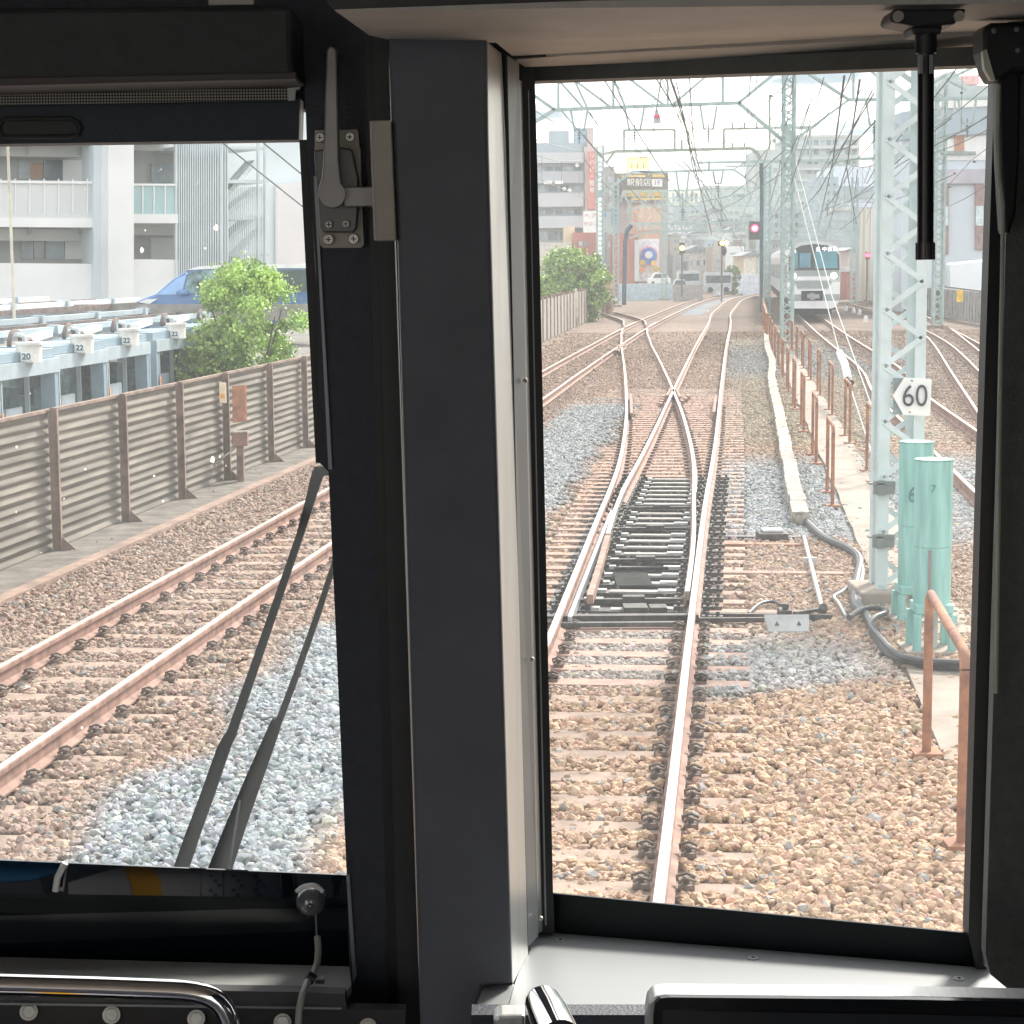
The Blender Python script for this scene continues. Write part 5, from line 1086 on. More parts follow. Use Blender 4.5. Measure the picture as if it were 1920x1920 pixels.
# small houses filling the town between the beams
rr = random.Random(5)
cols = {'grey': (.34, .35, .35), 'beige': (.50, .45, .38), 'blue grey': (.33, .40, .44), 'white': (.66, .67, .66), 'brown': (.30, .24, .20), 'greenish': (.36, .42, .38), 'pinkish': (.50, .40, .37)}
for (x0, x1, y0, Yh, cname, rf, wh) in (
    (1256, 1276, 440, 245, 'beige', 'gable', 'low on the left beside the mural'), (1274, 1300, 425, 262, 'white', 'flat', 'above the yellow signal'), (1298, 1322, 436, 252, 'grey', 'gable', 'right above the yellow signal'),
    (1318, 1342, 448, 242, 'blue grey', 'flat', 'just left of the amber lamps'), (1366, 1392, 430, 258, 'white', 'gable', 'under the signal beam'), (1388, 1410, 440, 246, 'brown', 'flat', 'below the first red signal'),
    (1300, 1330, 404, 290, 'grey', 'flat', 'middle of the skyline below the yellow sign'), (1340, 1368, 414, 278, 'pinkish', 'gable', 'middle of the skyline above the amber lamps'), (1400, 1424, 404, 285, 'greenish', 'flat', 'against the blue pole'),
    (1440, 1462, 450, 230, 'grey', 'gable', 'between the two slim masts'), (1576, 1596, 430, 232, 'brown', 'flat', 'above the brick kiosk'), (1606, 1630, 440, 222, 'blue grey', 'gable', 'above the small red signal'), (1628, 1652, 425, 236, 'beige', 'flat', 'left of the near mast'), (1634, 1654, 470, 200, 'white', 'gable', 'low left of the near mast')):
    building(f'small {cname} {"gabled" if rf == "gable" else "flat roofed"} house {wh}', x0, x1, y0, 560, Yh, 8, mat('house_'+cname.replace(' ', '_'), cols[cname], .8, 0, .12, .6), roof=rf,
             wins=[(x0+2, x1-2, y0+5, y0+50, rr.choice((2, 3)), 3, .5, .45)])
# ------------------------------------------------------------------ apartment building on the left
O3 = P(205, 400, 64); UU = Vector((.85, .527, 0)).normalized(); VV = Vector((-UU.y, UU.x, 0))   # along the facade, into the building
def FP(x, y, dep=0.0):
    d = ray(x, y); o = Vector((0, 0, HB)); n = VV; pp = O3+VV*dep
    return o+d*((pp-o).dot(n)/d.dot(n))
def fq(name, pts, m, parent, dep, th): return MB().prism([FP(x, y, dep) for x, y in pts], VV*th).build(name, m, parent)
def frect(name, x0, y0, x1, y1, m, parent, dep, th, sl=0.0):
    k = lambda x, y: y+(x-x0)*sl
    return fq(name, [(x0, k(x0, y0)), (x1, k(x1, y0)), (x1, k(x1, y1)), (x0, k(x0, y1))], m, parent, dep, th)
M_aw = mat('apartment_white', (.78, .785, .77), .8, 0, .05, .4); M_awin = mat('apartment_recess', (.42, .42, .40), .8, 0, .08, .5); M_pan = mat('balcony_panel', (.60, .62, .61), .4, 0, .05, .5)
M_shw = mat('column_white_shaded', (.60, .67, .70), .8, 0, .04, .4)
M_bglass = mat('aqua_glass_panel', (.33, .50, .50), .25, 0, .08, .6)
ap = thing('apartment_building', (O3.x, O3.y, 0), 'white apartment building with balconies behind the parking machines', 'building')
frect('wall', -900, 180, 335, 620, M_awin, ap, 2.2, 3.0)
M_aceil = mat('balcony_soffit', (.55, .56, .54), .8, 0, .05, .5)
for (x0, x1, tp, yp) in ((-900, 182, None, None), (243, 334, None, None)):
    for nm, y0, y1, m, dep, th in (('slab', 205, 262, M_aw, 0, 2.2), ('slab', 401, 418, M_aw, -.15, 2.3), ('slab', 562, 572, M_aw, -.15, 2.3), ('parapet', 486, 563, M_aw, -.05, .12)):
        frect(nm, x0, y0, x1, y1, m, ap, dep, th, .008)
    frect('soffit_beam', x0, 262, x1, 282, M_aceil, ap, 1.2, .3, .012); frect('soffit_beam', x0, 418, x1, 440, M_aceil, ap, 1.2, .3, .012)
frect('parapet', -900, 334, 181, 402, M_pan, ap, -.05, .06, .008)
for k in range(-12, 7): frect('baluster', 1+k*27, 335, 3+k*27, 401, M_aw, ap, -.10, .04, 0)
frect('parapet_rail', -900, 331, 181, 336, M_aw, ap, -.12, .1, .008)
frect('glass_parapet', 246, 347, 331, 404, M_bglass, ap, -.05, .06, .004)
for k in range(5): frect('baluster', 246+k*21, 347, 248+k*21, 404, M_aw, ap, -.10, .04, 0)
frect('parapet_rail', 246, 344, 331, 348, M_aw, ap, -.12, .1, .004)
# column; shade is put into the bluish colour of its return face
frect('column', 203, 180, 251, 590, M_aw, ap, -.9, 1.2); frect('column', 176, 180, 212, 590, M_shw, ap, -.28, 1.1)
M_brownd = mat('brown_door', (.42, .22, .10), .7)
for (x0, y0, x1, y1, m, nm) in ((35, 300, 56, 335, M_winlt, 'window'), (56, 306, 80, 334, M_brownd, 'screen'), (82, 300, 116, 338, M_glassdk, 'window'), (118, 300, 164, 342, M_aw, 'partition'), (163, 300, 172, 342, M_glassdk, 'gap'),
                                (40, 444, 62, 485, M_winlt, 'window'), (64, 446, 82, 485, M_glassdk, 'window'), (86, 446, 120, 485, M_winlt, 'window'), (122, 444, 166, 486, M_aw, 'partition'), (-60, 300, -10, 338, M_glassdk, 'window'), (-60, 446, -10, 486, M_winlt, 'window'),
                                (284, 306, 324, 342, M_winlt, 'window'), (283, 446, 326, 486, M_pan, 'window'), (250, 310, 272, 345, M_awin, 'door')):
    frect(nm, x0, y0, x1, y1, m, ap, 2.1, .1)
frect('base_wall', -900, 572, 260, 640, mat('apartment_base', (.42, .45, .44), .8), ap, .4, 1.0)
for x in (52, 148): frect('bracket', x, 262, x+4, 290, M_awin, ap, 1.0, .1); frect('bracket', x+2, 420, x+7, 440, M_awin, ap, 1.0, .1)
# louvred stair tower
st = thing('stair_tower', FP(415, 560, 0), 'louvred open steel stair tower beside the apartment building', 'stair tower')
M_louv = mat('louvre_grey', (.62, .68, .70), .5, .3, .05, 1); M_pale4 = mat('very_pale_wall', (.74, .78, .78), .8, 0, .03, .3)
frect('back_wall', 330, 180, 500, 600, mat('stair_back', (.76, .82, .83), .8, 0, .03, .4), st, 3.4, .3)
for k in range(23):
    x = 331+k*4.2+(0 if k < 14 else (k-14)*.3); frect('louvre', x, 190, x+1.9, 590, M_louv, st, -.1, .12)
for k in range(20):
    x = 424+k*3.9; frect('louvre', x, 350 if k > 3 else 360, x+.9, 600, M_louv, st, -.05, .06)
for (a, b_) in (((395, 395), (478, 300)), ((395, 475), (478, 400)), ((420, 400), (500, 340)), ((420, 500), (492, 430))):
    fq('stair_flight', [a, b_, (b_[0], b_[1]+12), (a[0], a[1]+12)], mat('stair_string', (.66, .70, .71), .6), st, 1.0, .8)
frect('landing', 330, 405, 505, 413, M_pale4, st, .0, 2.5, -.01); frect('landing', 415, 337, 505, 343, M_louv, st, .2, 2.5); frect('landing', 330, 275, 500, 280, M_louv, st, .2, 2.5); frect('landing', 420, 476, 505, 480, M_louv, st, .2, 2.5)
for x in (329, 415, 484, 497): frect('post', x, 180, x+2.5, 590, M_louv, st, -.12, .15)
pn = thing('pale_block', FP(560, 560, 10), 'very pale block behind the stair tower at the window edge', 'building')
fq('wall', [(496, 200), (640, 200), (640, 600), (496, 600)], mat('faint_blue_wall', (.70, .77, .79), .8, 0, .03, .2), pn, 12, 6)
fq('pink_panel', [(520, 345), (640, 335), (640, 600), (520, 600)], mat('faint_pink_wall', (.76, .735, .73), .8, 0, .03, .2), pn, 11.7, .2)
for i, (a, b_) in enumerate((((410, 262, 50), (562, 383, 50)), ((494, 268, 50), (566, 327, 50)))):
    pxwire(['lower dark cable slanting past the stair tower', 'upper dark cable slanting past the pale block'][i], [a, b_, (b_[0]+200, b_[1]+150, 50)], .02)
pole = thing('thin_pole', P(22, 620, 30), 'thin pale pole standing in front of the apartment building at the far left', 'pole')
MB().cyl(P(14, 262, 30), P(27, 600, 30), .022, 8).build('shaft', mat('pale_brass_pole', (.62, .58, .46), .5), pole)

# ------------------------------------------------------------------ mechanical parking units behind the fence
M_pk = mat('parking_blue', (.25, .34, .40), .5, .1, .08, 2); M_pkd = mat('parking_machinery', (.12, .17, .18), .6, .2, .3, 3); M_pkw = mat('parking_grey_white', (.38, .45, .49), .5, 0, .1, 2)
M_brn = mat('chain_brown', (.14, .10, .09), .7, .2, .3, 6)
def pxunit(x, Y): return (x-960)/F*Y
labs = ['front', 'second', 'third', 'fourth', 'fifth']
for i, (xc, Y, num) in enumerate(((48, 26.6, '20'), (148, 29.4, '22'), (236, 32.2, '22'), (326, 35.2, '22'), (392, 38.2, '23'))):
    X = pxunit(xc, Y); u = Vector((TK, 1, 0)).normalized(); n = Vector((u.y, -u.x, 0)); base = Vector((X, Y, 0))
    o = thing('parking_machine', base, f'blue grey mechanical parking frame, {labs[i]} of the row behind the fence', 'parking machine', 'mechanical parking frames behind the fence')
    Q = lambda a, b_, z: base+u*a+n*b_+Vector((0, 0, z))
    for a in (-1.22, .98):
        MB().bar(Q(a, 0, 0), Q(a, 0, 1.92), .2, .2).build('column', M_pk, o)
        MB().bar(Q(a+.16, .04, 0), Q(a+.16, .04, 1.9), .05, .1).build('guide_rail', M_pkw, o)
    MB().bar(Q(-1.3, .06, 1.83), Q(1.1, .06, 1.83), .12, .2).build('header_beam', M_pkw, o)
    MB().bar(Q(-1.3, -.35, 2.0), Q(1.1, -.35, 2.0), .8, .12).build('top_beam', M_pk, o)
    mb = MB(); r = random.Random(i)
    for k in range(16):
        a = r.uniform(-1.0, .75); z = r.uniform(.2, 1.5); mb.bar(Q(a, -.25-r.random()*.3, z), Q(a+r.uniform(.1, .3), -.25-r.random()*.3, z), .22, r.uniform(.1, .45))
    mb.bar(Q(-1.1, -.6, .8), Q(.9, -.6, .8), .1, 1.7).build('machinery', M_pkd, o)
    MB().bar(Q(-.7, -.18, .1), Q(-.7, -.18, 1.6), .05, .05).bar(Q(.5, -.15, .1), Q(.5, -.15, 1.7), .06, .06).bar(Q(-.4, -.14, 1.1), Q(.2, -.14, 1.1), .05, .4).build('pipe', M_pkw, o)
    MB().bar(Q(-1.12, .115, 1.15), Q(-1.12, .115, 1.3), .08, .01).build('orange_mark', mat('orange_mark2', (.85, .35, .15), .6), o)
    p = Q(-.1, .12, 2.05); MB().tube([(p.x, p.y, p.z-.13), (p.x, p.y, p.z+.10)], .17, 20).tube([(p.x, p.y, p.z+.10), (p.x, p.y, p.z+.14)], .19, 20).build('sensor_drum', mat('drum_cream', (.74, .72, .66), .6), o, smooth=True)
    MB().box(p.x-.07, p.y-.18, p.z-.11, p.x+.08, p.y-.10, p.z+.01).build('number_plate', M_white, o)
    lettering(num, .115, (p.x+.005, p.y-.186, p.z-.05), M_ink, o, bold=.003)
    arc = [Q(-.02-.22*math.cos(R(200)*k/12), -.1, 2.13+.20*math.sin(R(200)*k/12)) for k in range(13)]
    MB().tube(arc, .034, 8).tube([Q(.18, -.1, 2.15), Q(.55, -.12, 2.20), Q(.8, -.12, 2.13)], .03, 8).build('chain_arc', M_brn, o, smooth=True)
    MB().tube([Q(-.1, .08, 2.15), Q(-.1, .05, 2.27), Q(-.25, 0, 2.30)], .03, 8).build('bracket', M_pkw, o)
    MB().bar(Q(-1.2, -.3, 2.16), Q(-.35, -.3, 2.22), .14, .09).build('white_pipe', M_white, o)
dk = thing('parking_deck', (-9, 34, 0), 'long white and brown beams of the upper parking deck behind the machines', 'parking deck')
for i, (off, z, w_, m, nm) in enumerate(((-1.3, 2.20, .12, M_pkw, 'beam'), (-2.0, 2.2, .10, M_brn, 'beam'), (-2.6, 2.28, .14, M_pkw, 'beam'), (-3.4, 2.38, .10, M_brn, 'beam'), (-4.2, 2.44, .16, M_white, 'beam'), (-5.2, 2.42, .12, M_brn, 'beam'), (-6.3, 2.48, .16, mat('pale_pipe', (.74, .70, .62), .5), 'pipe'))):
    a = Vector((pxunit(48, 26.6)-TK*8+off, 18.6, z)); b_ = a+Vector((TK, 1, 0))*27
    MB().bar(a, b_, w_, .09).build(nm, m, dk)
    if i % 2 == 0:
        for k in range(9): q = a+Vector((TK, 1, 0))*(k*3.0+1); MB().bar(q-Vector((0, .12, 0)), q+Vector((0, .12, 0)), w_*1.5, .14).build('joint', M_pkw, dk)
for k in range(10):
    a = Vector((pxunit(48, 26.6)-TK*8-1.3, 18.6, 2.1))+Vector((TK, 1, 0))*(k*2.7); MB().bar(a, a+Vector((-5.2, .6, .16)), .10, .08).build('cross_beam', M_pk, dk)
MB().hexa([P(-700, 606, 41), P(760, 600, 41), P(760, 600, 41.3), P(-700, 606, 41.3), P(-700, 573, 41), P(760, 569, 41), P(760, 569, 41.3), P(-700, 573, 41.3)]).build('edge_board', mat('deck_grey_brown', (.30, .28, .26), .8, 0, .2, 3), dk)
# blue minivan on the deck
M_cb = mat('car_blue', (.09, .20, .42), .18, .2, .04, 2, spec=.8); Yc = 43.0
mv = thing('parked_car', P(430, 600, Yc), 'blue minivan parked on the deck above the parking machines', 'car')
CP = lambda l, Y: [P(x, y, Y) for x, y in l]
out_ = [(252, 566), (268, 560), (292, 551), (322, 525), (348, 508), (372, 500), (430, 497), (560, 496), (640, 500), (668, 512), (676, 560), (676, 615), (255, 618)]
MB().prism(CP(out_, Yc), (0, 1.75, 0)).build('body', M_cb, mv, bevel=.05)
MB().prism(CP([(348, 507), (372, 499.5), (430, 496), (560, 495), (640, 499), (600, 503), (430, 502.5), (376, 505)], Yc-.03), (0, 1.8, 0)).build('roof_trim', M_white, mv)
MB().prism(CP([(294, 553), (330, 524), (349, 515), (340, 552)], Yc-.03), (0, .05, 0)).build('window', mat('bright_glass', (.30, .52, .88), .1, 0, .1, 1, spec=.8), mv)
MB().prism(CP([(344, 551), (354, 513), (374, 507.5), (404, 507), (402, 549)], Yc-.03), (0, .05, 0)).build('window', mat('green_glass', (.16, .28, .28), .12, 0, .6, 4), mv)
MB().prism(CP([(412, 549), (414, 507), (470, 505.5), (500, 506), (500, 547)], Yc-.03), (0, .05, 0)).build('window', M_glassdk, mv)
MB().prism(CP([(506, 547), (506, 506), (560, 506), (600, 509), (606, 546)], Yc-.03), (0, .05, 0)).build('window', M_glassdk, mv)
MB().ball(P(343, 549, Yc-.12), .10, 10, (1.5, .7, .8)).build('wing_mirror', M_cb, mv)
MB().prism(CP([(258, 567), (274, 561), (296, 560), (280, 570)], Yc-.02), (0, .05, 0)).build('headlight', M_white, mv)
for x in (318, 610): MB().cyl(P(x, 607, Yc-.03), P(x, 607, Yc-.03)+Vector((0, .22, 0)), .31, 20).build('wheel', M_black, mv)
# ------------------------------------------------------------------ the driver's cab the photograph is taken from
M_pillar = mat('pillar_charcoal', (.118, .124, .148), .55, 0, .09, 7, .06, 300)
M_door = mat('door_frame_dark', (.030, .034, .052), .5, 0, .1, 60, .2, 300)
M_blk = mat('gasket_black', (.008, .008, .010), .45, 0, .1, 20)
M_alu = mat('brushed_aluminium', (.56, .57, .56), .38, .75, .05, 3, .08, 200, stretch=(60, 1, 1))
M_alud = mat('grey_trim', (.30, .32, .33), .45, .4, .05, 5)
M_sof = mat('soffit_beige_grey', (.58, .545, .50), .55, 0, .05, 10, .15, 300)
M_sill = mat('sill_pale_grey', (.30, .315, .325), .42, .25, .03, 3)
M_chrome = mat('chrome', (.78, .78, .78), .08, 1.0, .03, 5)
M_zinc = mat('zinc_bolt', (.55, .53, .48), .35, .7, .15, 30)
M_hand = mat('satin_handle', (.34, .32, .31), .42, .5, .05, 10)
M_beige = mat('beige_latch', (.45, .42, .355), .5, .1, .05, 20)
cab = thing('train_cab', (0, 2.3, 1.2), 'dark train cab interior with a wide charcoal pillar between its two front windows', 'train cab')
def slab(name, pts, Y, th, m, parent=None, bevel=0, **k):
    """panel cut to the outline pts (x, y[, Y]) whose visible face lies at distance Y, th thick going forward"""
    q = [P(p[0], p[1], p[2] if len(p) > 2 else (Y(p[0]) if callable(Y) else Y)) for p in pts]
    return MB().prism(q, (0, th, 0)).build(name, m, cab if parent is None else (parent or None), bevel=bevel, **k)
YR = lambda x: 2.36-.14*(x-1000)/860     # right windscreen slants toward us at its right end
YL = 2.34
# shell round the camera (roof, floor, sides): open at the back to the saloon windows
def shell(name, a, b_, m=M_door):   # a, b_: (n, t, z) corners in the train's frame
    tt = Vector((TK, 1, 0)).normalized(); nn = Vector((tt.y, -tt.x, 0)); W = lambda n, t, z: nn*n+tt*t+Vector((0, 0, z))
    (n0, t0, z0), (n1, t1, z1) = a, b_
    return MB().hexa([W(n0, t0, z0), W(n1, t0, z0), W(n1, t1, z0), W(n0, t1, z0), W(n0, t0, z1), W(n1, t0, z1), W(n1, t1, z1), W(n0, t1, z1)]).build(name, m, cab)
shell('ceiling', (-2.3, -7, 3.86), (.62, 2.5, 3.95), M_sof)
shell('floor', (-2.3, -7, 1.0), (.62, 2.6, 1.1), M_door)
shell('side_wall', (.54, -.6, 1.1), (.62, 2.35, 3.86)); shell('side_wall', (-2.3, -.6, 1.1), (-2.2, 2.35, 3.86))
shell('side_wall', (.54, -7, 1.1), (.62, -.6, 2.0), M_sof); shell('side_wall', (-2.3, -7, 1.1), (-2.2, -.6, 2.0), M_sof)
shell('rear_wall', (-2.2, -7.1, 1.1), (.54, -7.0, 3.86), M_sof)
# left window surround: dark door frame
slab('front_wall', [(-2600, -1200), (600, -1200), (600, 205), (-2600, 205)], 2.42, .05, M_door)
slab('front_wall', [(-2600, 1700), (640, 1700), (640, 3600), (-2600, 3600)], 2.42, .05, M_door)
slab('front_wall', [(-2600, 205), (-900, 205), (-900, 1700), (-2600, 1700)], 2.42, .05, M_door)
slab('window_frame', [(-900, 185), (562, 185), (560, 262), (-900, 283)], 2.36, .05, mat('navy_frame', (.018, .030, .045), .5, 0, .08, 40, .15, 300))
slab('door_frame', [(556, -300), (735, -300), (745, 450), (797, 2300), (668, 2300), (650, 1640), (616, 885), (600, 868), (592, 500), (575, 262)], 2.33, .06, M_door)
slab('window_gasket', [(561, 262), (577, 262), (612, 868), (592, 868)], 2.37, .03, M_blk)
slab('edge_trim', [(588, 330), (592, 330), (623, 880), (616, 880)], 2.325, .02, M_alud)
slab('edge_trim', [(649, 1640), (655, 1640), (668, 1830), (662, 1845)], 2.325, .02, M_alud)
# groove and strip between door frame and pillar
slab('door_seal', [(684, 60), (700, 60), (757, 2300), (738, 2300)], 2.318, .03, M_blk)
slab('seal_strip', [(700, 60), (727, 60), (800, 2300), (757, 2300)], 2.30, .05, mat('strip_dark', (.028, .029, .031), .5, 0, .08, 40))
# pillar
pil = slab('pillar', [(727, 40), (913, 40), (916, 260), (922, 480), (940, 1100), (961, 1845), (905, 1849), (890, 1905), (884, 2300), (800, 2300), (745, 450), (735, 230)], 2.16, .17, M_pillar, bevel=.004)
# reveal of the right window, stepping back to the glass
yb_ = 1845
slab('reveal_backing', [(925, 60), (1000, 60), (1036, 1680), (1030, 1770), (975, 1840)], 2.345, .05, M_blk)  # slab added behind the seam to stop light leaking through
slab('reveal_strip', [(913, 78, 2.17), (916, 260, 2.17), (940, 1100, 2.17), (961, yb_, 2.17), (990, 1790, 2.27), (972, 1100, 2.27), (948, 260, 2.27), (940, 100, 2.27)], 2.2, .03, M_alu)
slab('reveal_groove', [(946, 100), (951, 100), (954, 480), (991, 1790), (986, 1790)], 2.272, .02, M_blk)
slab('reveal_trim', [(951, 104, 2.275), (973, 118, 2.30), (981, 480, 2.30), (1009, 1755, 2.30), (990, 1775, 2.275), (954, 480, 2.275)], 2.28, .03, M_alud)
slab('reveal_bright_edge', [(971, 150, 2.300), (979, 152, 2.33), (987, 480, 2.33), (1017, 1745, 2.33), (1007, 1752, 2.300), (980, 480, 2.300)], 2.3, .02, M_alu)
slab('window_gasket', [(978, 140), (1003, 150), (1012, 480), (1037, 1676), (1040, 1750), (1015, 1750), (985, 480)], 2.335, .03, M_blk)
slab('gasket_line', [(990, 170), (992, 170), (1025, 1735), (1022, 1735)], 2.33, .01, M_alud)
for x, y in ((985, 713), (998, 1236), (1014, 1722)): c_ = P(x, y, 2.29); MB().ball(c_, .003, 8).build('screw', M_zinc, cab)
# header soffit (horizontal underside over the right window) with the dark fascia in front
MB().prism([P(600, -300, 1.86), P(2600, -300, 1.80), P(2600, -6, 1.80), P(1900, 3, 1.83), P(628, 18, 1.86), P(612, 0, 1.86)], (0, .03, 0)).build('header_fascia', mat('fascia_dark', (.055, .052, .05), .6, 0, .1, 40), cab)
zs = P(640, 20, 1.87).z
def onz(x, y, z): d = ray(x, y); return Vector((0, 0, HB))+d*((z-HB)/d.z)
MB().prism([P(628, 20, 1.86), P(2300, 2, 1.82), P(2300, 48, 2.18), P(1850, 62, 2.25), P(962, 106, 2.29), P(930, 80, 2.18), P(735, 76, 2.18), P(692, 66, 2.12)], (0, 0, .03)).build('header_soffit', M_sof, cab)
0 and MB().prism([P(700, 60, 2.16), P(930, 62, 2.16), P(930, 84, 2.16), P(735, 80, 2.16)], (0, .02, .02)).build('header_joint', M_sof, cab)
slab('header_gap', [(955, 104), (1900, 60), (1900, 66), (958, 110)], 2.285, .02, M_blk)
MB().prism([P(960, 109, 2.29), P(1880, 64, 2.22), P(1880, 90, 2.27), P(985, 126, 2.34)], (0, 0, .02)).build('header_strip', M_sof, cab)
slab('window_frame', [(972, 122, YR(972)), (1900, 84, YR(1900)), (1900, 120, YR(1900)), (1000, 152, YR(1000))], 2.35, .04, mat('frame_grey_green', (.085, .095, .09), .5, 0, .08, 30))
slab('front_wall', [(640, -1300), (2700, -1300), (2700, 90), (640, 110)], 2.44, .05, M_door)
# band and sill under the right window
slab('window_band', [(1026, 1674, YR(1026)), (1870, 1755, YR(1870)), (1870, 1830, YR(1870)), (1005, 1752, YR(1005))], 2.35, .004, mat('band_black', (.003, .007, .010), .3, 0, .1, 20, spec=.25))
zt = P(1010, 1748, 2.35).z
MB().prism([onz(1010, 1747, zt), onz(1850, 1815, zt), onz(2100, 1840, zt), onz(2100, 1990, zt), onz(948, 1990, zt), onz(950, 1899, zt), onz(966, 1842, zt), onz(990, 1775, zt)], (0, 0, -.02)).build('sill', M_sill, cab)
MB().prism([onz(905, 1850, zt+.001), onz(964, 1845, zt+.001), onz(947, 1901, zt+.001), onz(889, 1901, zt+.001)], (0, 0, -.02)).build('sill_corner', M_sill, cab)
for x, y in ((1051, 1764), (1412, 1797), (1798, 1836)):
    c_ = onz(x, y, zt); MB().cyl(c_, c_+Vector((0, 0, .0015)), .0065, 16).build('screw', M_alu, cab); MB().cyl(c_+Vector((0, 0, .0015)), c_+Vector((0, 0, .002)), .0022, 6).build('screw_slot', M_blk, cab)
slab('front_wall', [(640, 1800), (2700, 1850), (2700, 3600), (640, 3600)], 2.44, .05, M_door)
# right post
slab('right_post', [(1885, -100), (2700, -100), (2700, 2600), (1990, 2600), (1920, 1880), (1858, 1828), (1848, 1790), (1875, 900), (1893, 130)], 2.05, .02, mat('post_grey', (.12, .125, .12), .55, 0, .1, 60, .2, 300))
slab('window_gasket', [(1866, 118), (1895, 118), (1870, 1100), (1851, 1826), (1832, 1824), (1816, 1752), (1840, 900)], 2.21, .03, M_blk)
slab('gasket_line', [(1884, 440), (1887, 440), (1862, 1300), (1850, 1812), (1846, 1812), (1858, 1300)], 2.20, .01, M_alud)
# left lower band: black strip of the screen, ledge, instrument panel
slab('window_band', [(-900, 1580), (0, 1613), (649, 1641), (668, 1840), (-900, 1790)], 2.36, .004, mat('band_glass', (.003, .008, .012), .03, 0, .1, 20, spec=.6))
zl = P(300, 1800, 2.32).z
MB().prism([onz(-900, 1770, zl), onz(655, 1812, zl), onz(659, 1846, zl), onz(646, 1864, zl), onz(-900, 1842, zl)], (0, 0, -.01)).build('ledge', mat('ledge_grey_dark', (.34, .35, .345), .5, 0, .05, 20), cab)
slab('ledge_front', [(-900, 1838), (560, 1860), (646, 1864), (650, 1892), (-900, 1870)], 2.19, .02, mat('ledge_front', (.06, .06, .06), .5))
slab('ledge_lip', [(-900, 1868), (640, 1889), (640, 1893), (-900, 1872)], 2.185, .01, M_alud)
slab('lower_panel', [(-900, 1872), (760, 1894), (770, 2600), (-900, 2600)], 2.2, .02, mat('lower_panel', (.045, .045, .045), .55, 0, .08, 20))
for i, (x, y) in enumerate(((54, 1897), (209, 1903), (368, 1910), (530, 1917), (-100, 1892), (690, 1926))):
    c_ = P(x, y, 2.195); d = ray(x, y).normalized()*.008; MB().cyl(c_, c_-d*.3, .0105, 20).cyl(c_-d*.3, c_-d, .0078, 6).build('bolt', M_zinc, cab, bevel=.0006)
# glass panes
gm = bpy.data.materials.new('cab_glass'); gm.use_nodes = True; nt = gm.node_tree; nt.nodes.clear(); L = nt.links.new
o_ = N('ShaderNodeOutputMaterial', nt); tr_ = N('ShaderNodeBsdfTransparent', nt); gl = N('ShaderNodeBsdfGlossy', nt); gl.inputs['Roughness'].default_value = .02
tl = N('ShaderNodeBsdfTranslucent', nt); tl.inputs[0].default_value = (.9, .97, 1, 1)
tcg = N('ShaderNodeTexCoord', nt); ng = N('ShaderNodeTexNoise', nt); ng.inputs['Scale'].default_value = 3.5; ng.inputs['Detail'].default_value = 4; L(tcg.outputs['Object'], ng.inputs['Vector'])
mg = N('ShaderNodeMapRange', nt); mg.inputs['From Min'].default_value = .3; mg.inputs['From Max'].default_value = .75; mg.inputs['To Min'].default_value = .022; mg.inputs['To Max'].default_value = .050; L(ng.outputs['Fac'], mg.inputs[0])
m1 = N('ShaderNodeMixShader', nt); m2 = N('ShaderNodeMixShader', nt); fr = N('ShaderNodeLayerWeight', nt); fr.inputs[0].default_value = .12
L(mg.outputs[0], m1.inputs[0]); L(tr_.outputs[0], m1.inputs[1]); L(tl.outputs[0], m1.inputs[2]); L(fr.outputs['Fresnel'], m2.inputs[0]); m2.inputs[0].default_value = .04
L(m1.outputs[0], m2.inputs[1]); L(gl.outputs[0], m2.inputs[2]); L(m2.outputs[0], o_.inputs[0])
MB().quad(P(-905, 240, 2.40), P(600, 240, 2.40), P(662, 1690, 2.40), P(-905, 1690, 2.40)).build('window_glass', gm, cab)
MB().quad(P(985, 135, YR(985)+.03), P(1890, 100, YR(1890)+.03), P(1850, 1780, YR(1850)+.03), P(1020, 1700, YR(1020)+.03)).build('window_glass', gm, cab)
# air grip above the left window
mb = MB()
cx0, cx1, cy, rr = 12, 138, 240, 17
rim = [(cx0-4, cy-rr), (cx1-8, cy-rr-1), (cx1+6, cy-rr+5), (cx1+12, cy), (cx1+6, cy+rr-5), (cx1-8, cy+rr-1), (cx0-4, cy+rr), (cx0-12, cy+9), (cx0-15, cy), (cx0-12, cy-9)]
MB().tube([P(x, y, 2.355) for x, y in rim+rim[:1]], .0028, 8).build('grip_rim', mat('grip_grey', (.055, .055, .055), .5), cab, smooth=True)
slab('grip_slot', rim, 2.357, .004, M_blk)

# window latch: back plate, lever, arm and the beige block
lt_ = cab
slab('latch_plate', [(590, 244), (668, 242), (672, 246), (674, 276), (676, 276), (681, 430), (683, 458), (677, 465), (606, 465), (600, 460), (598, 436), (590, 280)], 2.315, .01, M_beige, bevel=.0015)
slab('latch_body', [(588, 282), (640, 276), (660, 280), (672, 335), (672, 390), (668, 430), (660, 436), (606, 436), (600, 425)], 2.302, .014, mat('latch_dark', (.17, .165, .16), .45, .5), bevel=.002)
q_ = [(611, 96), (614, 89), (621, 86), (628, 89), (632, 96), (636, 300), (641, 345), (648, 362), (645, 377), (634, 387), (620, 388), (605, 381), (597, 368), (597, 352), (603, 335), (606, 300)]
lever = slab('latch_lever', q_, 2.275, .012, M_hand, bevel=.0025)
c_ = P(623, 364, 2.274); MB().cyl(c_, c_+Vector((0, .05, 0)), .015, 24).build('pivot', M_hand, cab, smooth=True)
slab('latch_arm', [(640, 350), (702, 350), (704, 388), (645, 388)], 2.285, .015, M_hand, bevel=.0015)
slab('latch_block', [(696, 226), (733, 225), (743, 451), (704, 452)], 2.15, .03, M_beige, bevel=.0015)
